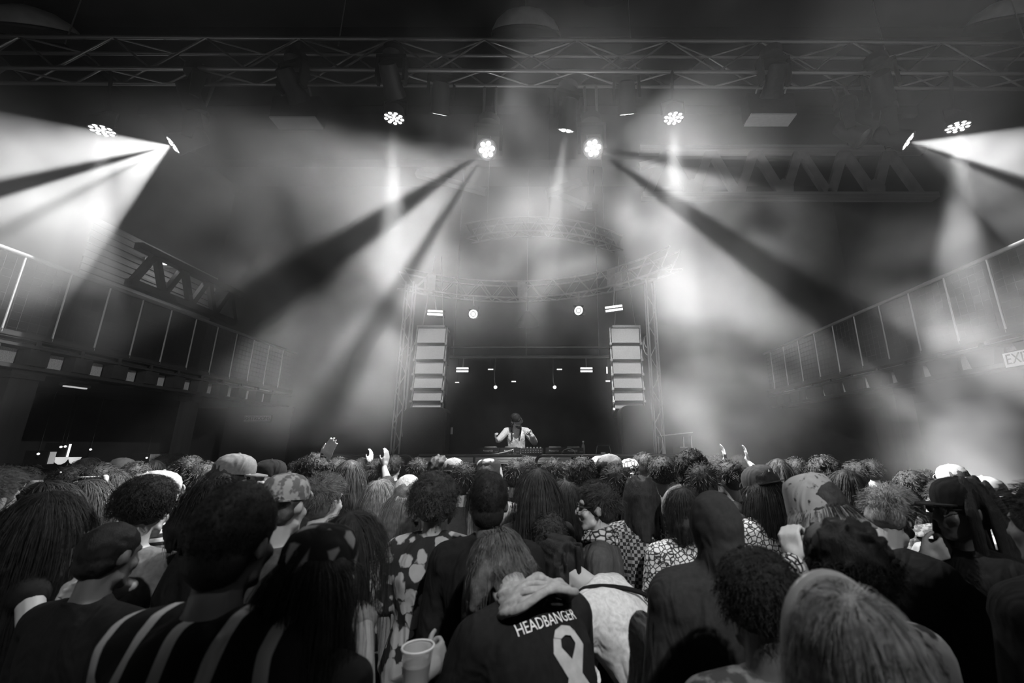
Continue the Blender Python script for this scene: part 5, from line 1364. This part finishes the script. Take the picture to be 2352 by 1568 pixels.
per(22, (1748, 1125, 2.65), 'person in a dark cap turned left with a maze print shirt and long hair', Pose(tilt=-6, nod=6), yaw=20, skin=1, shirt=MAZE, hair='long', hcol=H_BLK, vox=.011, sleeve=.5, d=.035, seed=11, under=True)
pe[22].cap(C_MID, back=True, logo=('LA', M_PRINT), tilt=-8)
h = (1874, 1180, 1.85)
per(23, h, 'person in a large pale spotted bucket hat, right', reach(h, 25, L=(at(1826, 1290, 1.7), (-.8, 0, -1), 48, (.1, .2, 1)), nod=10), yaw=25, skin=0, shirt=C_GRY, hair='long', hcol=H_DRK, vox=.0075, sleeve=.35, d=.03, seed=12, under=True)
pe[23].bucket(SPOT, 1.0, -10)
mb = MB(); P = pe[23].P; E_, W_, hd, cu, pn = P.arm[-1]
for j in range(3):
    q = W_.lerp(E_, .05 + .08 * j); d1 = (E_ - W_).normalized(); u1 = d1.orthogonal().normalized(); v1 = d1.cross(u1); mb.path([q + (u1 * math.cos(t) + v1 * math.sin(t)) * .034 for t in [2 * PI * i / 14 for i in range(15)]], .007, 6)
pe[23].mb('bracelets', mb, MAZE)
per(24, (1932, 1305, 1.36), 'person with a blotchy dark head scarf over curls, close at lower right', Pose(nod=6), yaw=10, skin=1, shirt=CAMO, hair='curly', hcol=H_BLK, vox=.011, sleeve=.5, d=.035, seed=13, under=True)
pe[24].bandana(printed('blotchy_dark_scarf', .012, .13, 'noise', 16, .5))
per(25, (1737, 1395, 1.3), 'round dark head of short hair in a mottled grey shirt at the bottom right', Pose(nod=4), yaw=6, skin=2, shirt=printed('mottled_grey_shirt', .05, .16, 'noise', 18, .5), hair='afro', hcol=H_BLK, vox=.011, d=.03, seed=14)
per(26, (1945, 1525, .92), 'blurred fair head with a pale headband, nearest the camera at the bottom right', Pose(nod=6), yaw=4, skin=0, shirt=C_DRK, hair='bob', hcol=H_FAIR, vox=.009, d=.02, seed=15, dens=2.0)
mb = MB(); P = pe[26].P; mb.path([HP(P, (.106 * math.cos(a), .015, .020 + .132 * math.sin(a))) for a in [PI * i / 18 for i in range(19)]], .014, 9); pe[26].mb('headband', mb, mat('satin_headband', .30, .25, 0, .1, 20, spec=.6))
h = (2050, 1190, 2.1)
per(27, h, 'person with lit tousled hair in a black T-shirt looking down at a phone', reach(h, -68, R_=(at(2118, 1283, 2.0), (.3, -.6, -1), 42, (.6, .5, .45)), L=(at(2108, 1268, 2.2), (-.3, -.6, -1), 42, (.6, -.2, .6)), nod=26, curl=8), yaw=-68, skin=0, shirt=C_BLK, hair='short', hcol=H_FAIR, vox=.0070, eyes=True, d=.03, sleeve=.42, seed=16)  # fair hair colour carries the light falling on this head
c = at(2148, 1256, 2.08)
e = empty('mobile_phone', c, 'phone held in both hands by the person with lit hair', 'phone')
Mq = Matrix.Translation(c) @ Matrix.Rotation(rad(-68), 4, 'Z') @ Matrix.Rotation(rad(-35), 4, 'X')
MB().box((-.036, -.07, -.004), (.036, .07, .004), Mq).build('phone_body', M_RUBBER, e)
MB().box((-.033, -.066, .004), (.033, .066, .0055), Mq).build('screen', M_OFF, e)
per(28, (2205, 1172, 1.95), 'dark person with long dreadlocks, black cap and sunglasses facing left, right edge', Pose(turn=10), yaw=78, skin=2, shirt=C_BLK, hair='dreads', hcol=H_BLK, vox=.010, sleeve=.95, d=.035, seed=17, under=True)
pe[28].cap(C_BLK); pe[28].glasses(sun=True)
per(29, (2268, 1150, 2.6), 'person in a pale topped cap and white striped shirt near the right edge', Pose(nod=4), yaw=-15, skin=1, shirt=printed('pale_stripe_shirt', .18, .6, 'stripes', 5, .6), hair='short', hcol=H_DRK, vox=.012, sleeve=.6, d=.03, seed=18, under=True)
pe[29].cap(C_PAL, back=True)
per(30, (2410, 1215, 1.5), 'big dark person cut off by the right edge of the picture', Pose(), yaw=10, skin=2, shirt=C_BLK, hair='short', hcol=H_BLK, vox=.013, sleeve=.95, d=.05, seed=19)
per(31, (2178, 1155, 2.9), 'person in a speckled pale jersey behind the dreadlocks', Pose(nod=8), yaw=-30, skin=1, shirt=printed('speckled_jersey', .03, .1, 'noise', 40, .5), hair='short', hcol=H_BLK, vox=.014, sleeve=.5, d=.035, seed=20)
h = (-30, 1150, 2.1)
per(32, h, 'person cut off by the left edge with one white sleeve raised', reach(h, 0, R_=(at(30, 1262, 2.0), (.5, -.2, -1), 45, (.5, .2, .8)), nod=2), yaw=0, skin=0, shirt=C_WHT, hair='short', hcol=H_BRN, vox=.0085, sleeve=.92, seed=21)
per(33, (112, 1160, 2.5), 'person with long straight dark hair behind the bare shoulders, left', Pose(fem=1), yaw=-10, skin=1, shirt=C_BLK, hair='long', hcol=H_BLK, vox=.014, seed=22)
per(34, (362, 1138, 2.6), 'person in a pale cap and glossy crumpled jacket behind the dark bun', Pose(nod=8), yaw=-25, skin=0, shirt=ZEBRA, hair='short', hcol=H_DRK, vox=.013, sleeve=.95, d=.05, seed=23, under=True)
pe[34].cap(C_PAL, back=True)
per(35, (205, 1150, 2.8), 'person in a wavy striped shirt with dark hair and a pale braid, left', Pose(), yaw=-14, skin=1, shirt=ZEBRA, hair='long', hcol=H_BLK, vox=.013, sleeve=.5, d=.03, seed=24)
h = (262, 1128, 3.2); pp = per(36, h, 'person with a thick pale plaited braid hanging down, left', Pose(fem=1), yaw=-8, skin=1, shirt=C_BLK, hair='bob', hcol=H_BLK, vox=.014, seed=25)
mb = MB(); P = pp.P
for j in range(12):
    q = HP(P, (.06, -.09, .10)) + Vector((.012 * math.sin(j * 2.1), -.03 - .004 * j, -.035 * j)); g_ell(mb, q, (.022, .018, .026), RY(.5 if j % 2 else -.5))
pp.put('braid', remesh(mb, 'braid', .008, 1), H_FAIR)
per(37, (492, 1170, 2.1), 'dark person with big hair between the light cap and the striped jersey', Pose(fem=1, turn=-40), yaw=-50, skin=1, shirt=C_BLK, hair='bob', hcol=H_BLK, vox=.013, seed=26)
per(38, (875, 1142, 3.35), 'person with long dim brown hair left of the beanie', Pose(fem=1), yaw=-12, skin=0, shirt=C_MID, hair='long', hcol=H_BRN, vox=.014, seed=27)
per(39, (1232, 1128, 2.75), 'person with long dark brown hair right of the tall dark head', Pose(fem=1), yaw=14, skin=0, shirt=C_DRK, hair='long', hcol=H_DRK, vox=.014, seed=28)
per(40, (1255, 1210, 2.6), 'small person with tousled dark hair between the bowing person and the glasses', Pose(fem=1, nod=16), H=1.58, yaw=20, skin=0, shirt=C_MID, hair='curly', hcol=H_DRK, vox=.014, seed=29)
# ---- far crowd: rows of heads up to the stage edge
far_pose = [Pose(), Pose(nod=8, turn=20), Pose(fem=1, tilt=6), Pose(nod=5, turn=-25, tilt=-4), Pose(fem=1, nod=10)]
FAR = [ # column, row, depth, yaw, pose, hair, hair colour, shirt, hat, words
 (12, 1118, 3.0, -20, 1, 'short', H_BLK, C_DRK, None, 'close cropped lit head at the left edge, far row'),
 (58, 1112, 3.1, -60, 3, 'short', H_BLK, C_GRY, None, 'profile turned right beside the cropped head, far left'),
 (160, 1104, 3.5, -10, 0, 'short', H_BLK, C_BLK, 'glint', 'dark head with glittering hair clips, far left'),
 (200, 1080, 4.6, -15, 2, 'tail', H_BLK, C_DRK, None, 'dim head with a high ponytail below the bar lamps'),
 (228, 1106, 3.4, -5, 0, 'short', H_BLK, C_DRK, 'band', 'dark head with a thin pale headband, far left'),
 (278, 1078, 4.4, -30, 1, 'short', H_BLK, C_BLK, 'cap', 'dark cap turned right in the far left row'),
 (318, 1100, 3.7, -40, 3, 'curly', H_BLK, C_MID, None, 'curly dim head left of the pale cap, far row'),
 (350, 1078, 4.8, 30, 2, 'long', H_BLK, C_BLK, None, 'dim face turned left below the lit doorway'),
 (375, 1064, 5.6, 0, 0, 'short', H_BLK, C_BLK, None, 'left of two small dark heads against the pale wall patch'),
 (388, 1062, 5.9, 10, 0, 'short', H_BLK, C_BLK, None, 'right of two small dark heads against the pale wall patch'),
 (410, 1056, 6.4, 0, 2, 'bun', H_BLK, C_BLK, None, 'small dark silhouette in front of the bright screen'),
 (432, 1086, 3.9, 55, 3, 'short', H_BLK, C_BLK, None, 'bearded dim face turned left near the far pillar'),
 (447, 1060, 6.2, 0, 0, 'curly', H_BLK, C_BLK, None, 'tiny dark head in front of the far pillar'),
 (466, 1104, 3.4, -35, 1, 'short', H_BLK, C_DRK, None, 'dim head behind the light grey cap, far row'),
 (690, 1094, 3.9, -40, 3, 'short', H_BLK, C_DRK, None, 'dim head under the pointing arm'),
 (722, 1092, 3.4, -20, 1, 'curly', H_BLK, C_DRK, None, 'curly brown head right under the pointing hand'),
 (775, 1076, 4.6, 0, 0, 'short', H_BLK, C_DRK, None, 'dim head left of the raised palms, hazy far row'),
 (802, 1090, 4.0, 10, 2, 'long', H_BLK, C_MID, None, 'long haired dim head in the hazy far row'),
 (832, 1076, 4.9, 0, 0, 'curly', H_BLK, C_DRK, 'hand', 'dim curly head with a raised palm, hazy far row'),
 (866, 1086, 4.3, -15, 3, 'short', H_BLK, C_BLK, 'hand', 'dim head with two raised fingers left of the beanie'),
 (905, 1066, 5.3, 0, 0, 'short', H_BLK, C_BLK, None, 'dim head behind the left railing corner'),
 (957, 1078, 4.6, 15, 1, 'short', H_BLK, C_DRK, None, 'dim head just right of the railing gap'),
 (1008, 1080, 4.2, 0, 0, 'curly', H_BLK, C_DRK, 'zebra', 'wavy striped bandana head above the curly hair'),
 (1040, 1088, 3.8, -8, 1, 'short', H_BLK, C_DRK, 'palecap', 'smooth grey cap with a bright edge above the curly hair'),
 (1066, 1106, 3.3, 5, 0, 'short', H_BLK, C_DRK, None, 'dark head left of the flower hat'),
 (1186, 1092, 3.5, -4, 0, 'short', H_BLK, C_BLK, None, 'tall dark head right of the flower hat'),
 (1208, 1072, 4.8, 0, 2, 'short', H_BLK, C_DRK, None, 'dark head below the gap between the booth railings'),
 (1270, 1088, 3.4, 40, 3, 'short', H_BLK, C_DRK, None, 'dim face with thick dark hair turned left below the mixer'),
 (1312, 1088, 4.2, 0, 1, 'short', H_BLK, C_WHT, None, 'small head in white below the right media players'),
 (1340, 1090, 3.5, 0, 0, 'curly', H_BLK, C_GRY, None, 'dark head with a broad neck left of the pale bandana'),
 (1378, 1076, 3.9, -10, 1, 'short', H_BLK, C_DRK, 'palescarf', 'pale crumpled bandana head below the wire stand'),
 (1404, 1078, 3.6, -35, 3, 'short', H_BLK, C_DRK, 'greycap', 'grey cap turned right beside the pale bandana'),
 (1446, 1082, 3.8, 0, 0, 'short', H_BLK, C_DRK, 'pattern', 'speckled head scarf right of the grey cap'),
 (1476, 1066, 4.6, 10, 1, 'short', H_BLK, C_DRK, None, 'dim rounded head against the dark right railing'),
 (1418, 1112, 3.1, 25, 3, 'short', H_BLK, C_BLK, None, 'dim face turned left behind the glasses wearer'),
 (1520, 1092, 3.4, 0, 2, 'afro', H_BLK, C_BLK, None, 'big dark round hair below the equipment rack'),
 (1588, 1080, 3.6, -14, 0, 'curly', H_BLK, C_DRK, None, 'greyish curly head below the equipment rack'),
 (1618, 1112, 3.0, 6, 3, 'short', H_BLK, C_DRK, None, 'dark rimmed head right of the greyish curls'),
 (1650, 1072, 4.6, 0, 1, 'short', H_BLK, C_DRK, 'hand', 'dim head with one raised finger right of the rack'),
 (1672, 1098, 3.5, 60, 3, 'short', H_BLK, C_BLK, None, 'dim face turned left before the dark cap'),
 (1700, 1068, 5.2, 0, 0, 'short', H_BLK, C_BLK, 'hand', 'far head with a lit raised hand, right of the stage'),
 (1788, 1084, 4.2, -20, 2, 'long', H_BLK, C_BLK, None, 'dark long haired head behind the dark cap'),
 (1826, 1080, 4.8, 0, 1, 'short', H_BLK, C_BLK, None, 'dim head left of the spotted bucket hat'),
 (1890, 1092, 3.3, 0, 0, 'curly', H_BLK, C_DRK, None, 'rough grey curls just above the spotted bucket hat'),
 (1942, 1128, 2.7, -12, 2, 'long', H_BLK, C_GRY, None, 'streaked long hair just right of the spotted bucket hat'),
 (1966, 1090, 4.4, 10, 1, 'short', H_BLK, C_BLK, None, 'faint head in the dark right of the bucket hat'),
 (2002, 1082, 4.9, -6, 0, 'short', H_BLK, C_BLK, None, 'faint far head above the lit hair'),
 (2088, 1124, 3.2, 4, 0, 'curly', H_BLK, C_DRK, None, 'cropped round head right above the lit hair'),
 (2188, 1104, 3.6, -8, 1, 'short', H_BLK, C_GRY, 'logocap', 'faint grey cap with a white square logo near the right edge'),
 (2130, 1112, 4.0, 0, 3, 'short', H_BLK, C_BLK, None, 'faint dark head between the phone user and the sunglasses'),
]
SPOTS = [q.e.matrix_basis.translation.copy() for q in pe.values()]
for i, (px, py, Y, yaw, pi_, hair, hc, sh, hat, words) in enumerate(FAR):
    pose = far_pose[pi_]; y2 = yaw; py += 7 if py < 1080 else 3
    for dy in (0, .12, -.12, .24, -.24, .36, -.36, .5, -.5, .64, .8, -.64):     # nobody stands inside a neighbour or the stage
        q = at(px, py, Y + dy)
        if Y + dy < 5.75 or abs(q.x + .2) > 4.9:
            if all((q.x - o.x) ** 2 + (q.y - o.y) ** 2 > .43 ** 2 for o in SPOTS): Y += dy; break
    SPOTS.append(at(px, py, Y)); hd_ = (px, py, Y)
    if hat == 'hand':
        pose = reach(hd_, yaw, R_=(at(px + 16, py - 16, Y - .1), (.5, -.2, -1), 14, (.1, .1, 1)))
    p = Person(hd_, 'person in the crowd: ' + words, pose, yaw=y2, skin=(1, 2, 1, 2)[i % 4], shirt=sh, hair=hair, hcol=hc, vox=.016 if hat != 'hand' else .010, sleeve=(.35, .5, .95)[i % 3], group=None, seed=i % 3, under=hat in ('cap', 'palecap', 'greycap', 'logocap', 'zebra', 'pattern', 'palescarf'))
    if hat == 'cap': p.cap(C_DRK)
    elif hat == 'palecap': p.cap(C_GRY, back=True)
    elif hat == 'greycap': p.cap(C_GRY)
    elif hat == 'logocap': p.cap(C_GRY, back=True, logo=('DC', M_PRINT))
    elif hat == 'zebra': p.bandana(ZEBRA)
    elif hat == 'pattern': p.bandana(PAIS)
    elif hat == 'palescarf': p.bandana(CAMO)
    elif hat == 'band':
        mb = MB(); P = p.P; mb.path([HP(P, (.092 * math.cos(a), -.02 + .112 * math.sin(a), .05)) for a in [2 * PI * k / 18 for k in range(19)]], .007, 6); p.mb('headband', mb, C_PAL)
    elif hat == 'glint':
        P = p.P; rn = random.Random(4)
        for k in range(7): mb = MB(); g_ell(mb, HP(P, (rn.uniform(-.06, .06), -.11, rn.uniform(0, .11))), (.008,) * 3, None, 8, 5); p.mb('hair_clip', mb, M_WHITE)
# ------------------------------------------------------------------ haze of the smoke machines, filling the hall
PUFFS = [  # centre (pixel column, row, depth), radii in metres, thickness
    ((110, 400, 4.6), (2.2, 1.4, 1.3), 1.0), ((190, 560, 4.6), (1.3, 1.2, 1.3), .9),
    ((660, 410, 4.9), (1.9, 1.6, 1.6), 2.2), ((1200, 450, 4.8), (2.6, 2.0, 1.8), 1.2), ((900, 560, 4.6), (.7, .7, 1.8), .8),
    ((1590, 560, 4.7), (1.3, 1.3, 3.0), .65), ((2250, 370, 4.4), (1.8, 1.2, 1.0), 1.0),
    ((2235, 820, 4.4), (1.1, 1.0, 2.3), 2.0), ((800, 760, 5.0), (1.5, 1.3, 1.5), .9), ((1640, 860, 5.2), (1.3, 1.2, 1.3), .5)]
HAZE = .36
def haze():
    m = bpy.data.materials.new('stage_smoke'); m.use_nodes = True; N, L = nodes(m); N.clear()
    out = N.new('ShaderNodeOutputMaterial'); vs = N.new('ShaderNodeVolumeScatter'); L.new(vs.outputs[0], out.inputs['Volume'])
    vs.inputs['Color'].default_value = (1, 1, 1, 1); vs.inputs['Anisotropy'].default_value = .2
    an = N.new('ShaderNodeAttribute'); an.attribute_name = 'density'; L.new(an.outputs['Fac'], vs.inputs['Density'])
    lo, hi = Vector((XL - .3, YF - .3, -.2)), Vector((XR + .3, YB + .3, ZC + .2))
    o = MB().box(lo, hi).build('stage_haze', m)
    tag(o, 'drifting smoke machine haze filling the whole hall', 'haze', None, 'stuff')
    org = o.matrix_basis.translation
    g = bpy.data.node_groups.new('smoke_grid', 'GeometryNodeTree')
    g.interface.new_socket('Geometry', in_out='INPUT', socket_type='NodeSocketGeometry')
    g.interface.new_socket('Geometry', in_out='OUTPUT', socket_type='NodeSocketGeometry')
    N, L = g.nodes, g.links
    go = N.new('NodeGroupOutput'); P = N.new('GeometryNodeInputPosition').outputs[0]
    no = N.new('ShaderNodeTexNoise')
    no.inputs['Scale'].default_value = .85; no.inputs['Detail'].default_value = 4; no.inputs['Roughness'].default_value = .6; no.inputs['Distortion'].default_value = .9
    L.new(P, no.inputs['Vector'])
    def rng(v, a, b, c, d):
        n = N.new('ShaderNodeMapRange'); n.interpolation_type = 'SMOOTHSTEP'; L.new(v, n.inputs[0])
        for i, x in enumerate((a, b, c, d)): n.inputs[i + 1].default_value = x
        return n.outputs[0]
    def mth(op, a, b):
        n = N.new('ShaderNodeMath'); n.operation = op
        for i, x in enumerate((a, b)):
            if isinstance(x, (int, float)): n.inputs[i].default_value = x
            else: L.new(x, n.inputs[i])
        return n.outputs[0]
    fluff = rng(no.outputs[0], .40, .62, .08, 1.25)
    sp = N.new('ShaderNodeSeparateXYZ'); L.new(P, sp.inputs[0])
    tot = rng(sp.outputs[2], 2.0 - org.z, 4.2 - org.z, .008, .03)
    for (px, py, Y), r, k in PUFFS:
        c = at(px, py, Y) - org
        ma = N.new('ShaderNodeVectorMath'); ma.operation = 'MULTIPLY_ADD'; L.new(P, ma.inputs[0])
        ma.inputs[1].default_value = (1 / r[0], 1 / r[1], 1 / r[2]); ma.inputs[2].default_value = (-c.x / r[0], -c.y / r[1], -c.z / r[2])
        ln = N.new('ShaderNodeVectorMath'); ln.operation = 'LENGTH'; L.new(ma.outputs[0], ln.inputs[0])
        tot = mth('ADD', tot, rng(ln.outputs['Value'], .1, 1.25, k, 0))
    tot = mth('MULTIPLY', tot, rng(sp.outputs[2], 6.4 - org.z, 8.2 - org.z, 1, .25))
    vc = N.new('GeometryNodeVolumeCube')
    L.new(mth('MULTIPLY', mth('MULTIPLY', fluff, tot), HAZE), vc.inputs['Density'])
    vc.inputs['Min'].default_value = lo - org; vc.inputs['Max'].default_value = hi - org
    for ax, n in zip('XYZ', (126, 98, 68)): vc.inputs['Resolution ' + ax].default_value = n
    sm = N.new('GeometryNodeSetMaterial'); sm.inputs['Material'].default_value = m
    L.new(vc.outputs[0], sm.inputs[0]); L.new(sm.outputs[0], go.inputs[0])
    o.modifiers.new('smoke_grid', 'NODES').node_group = g
haze()
bpy.data.scenes.remove(_tmp)
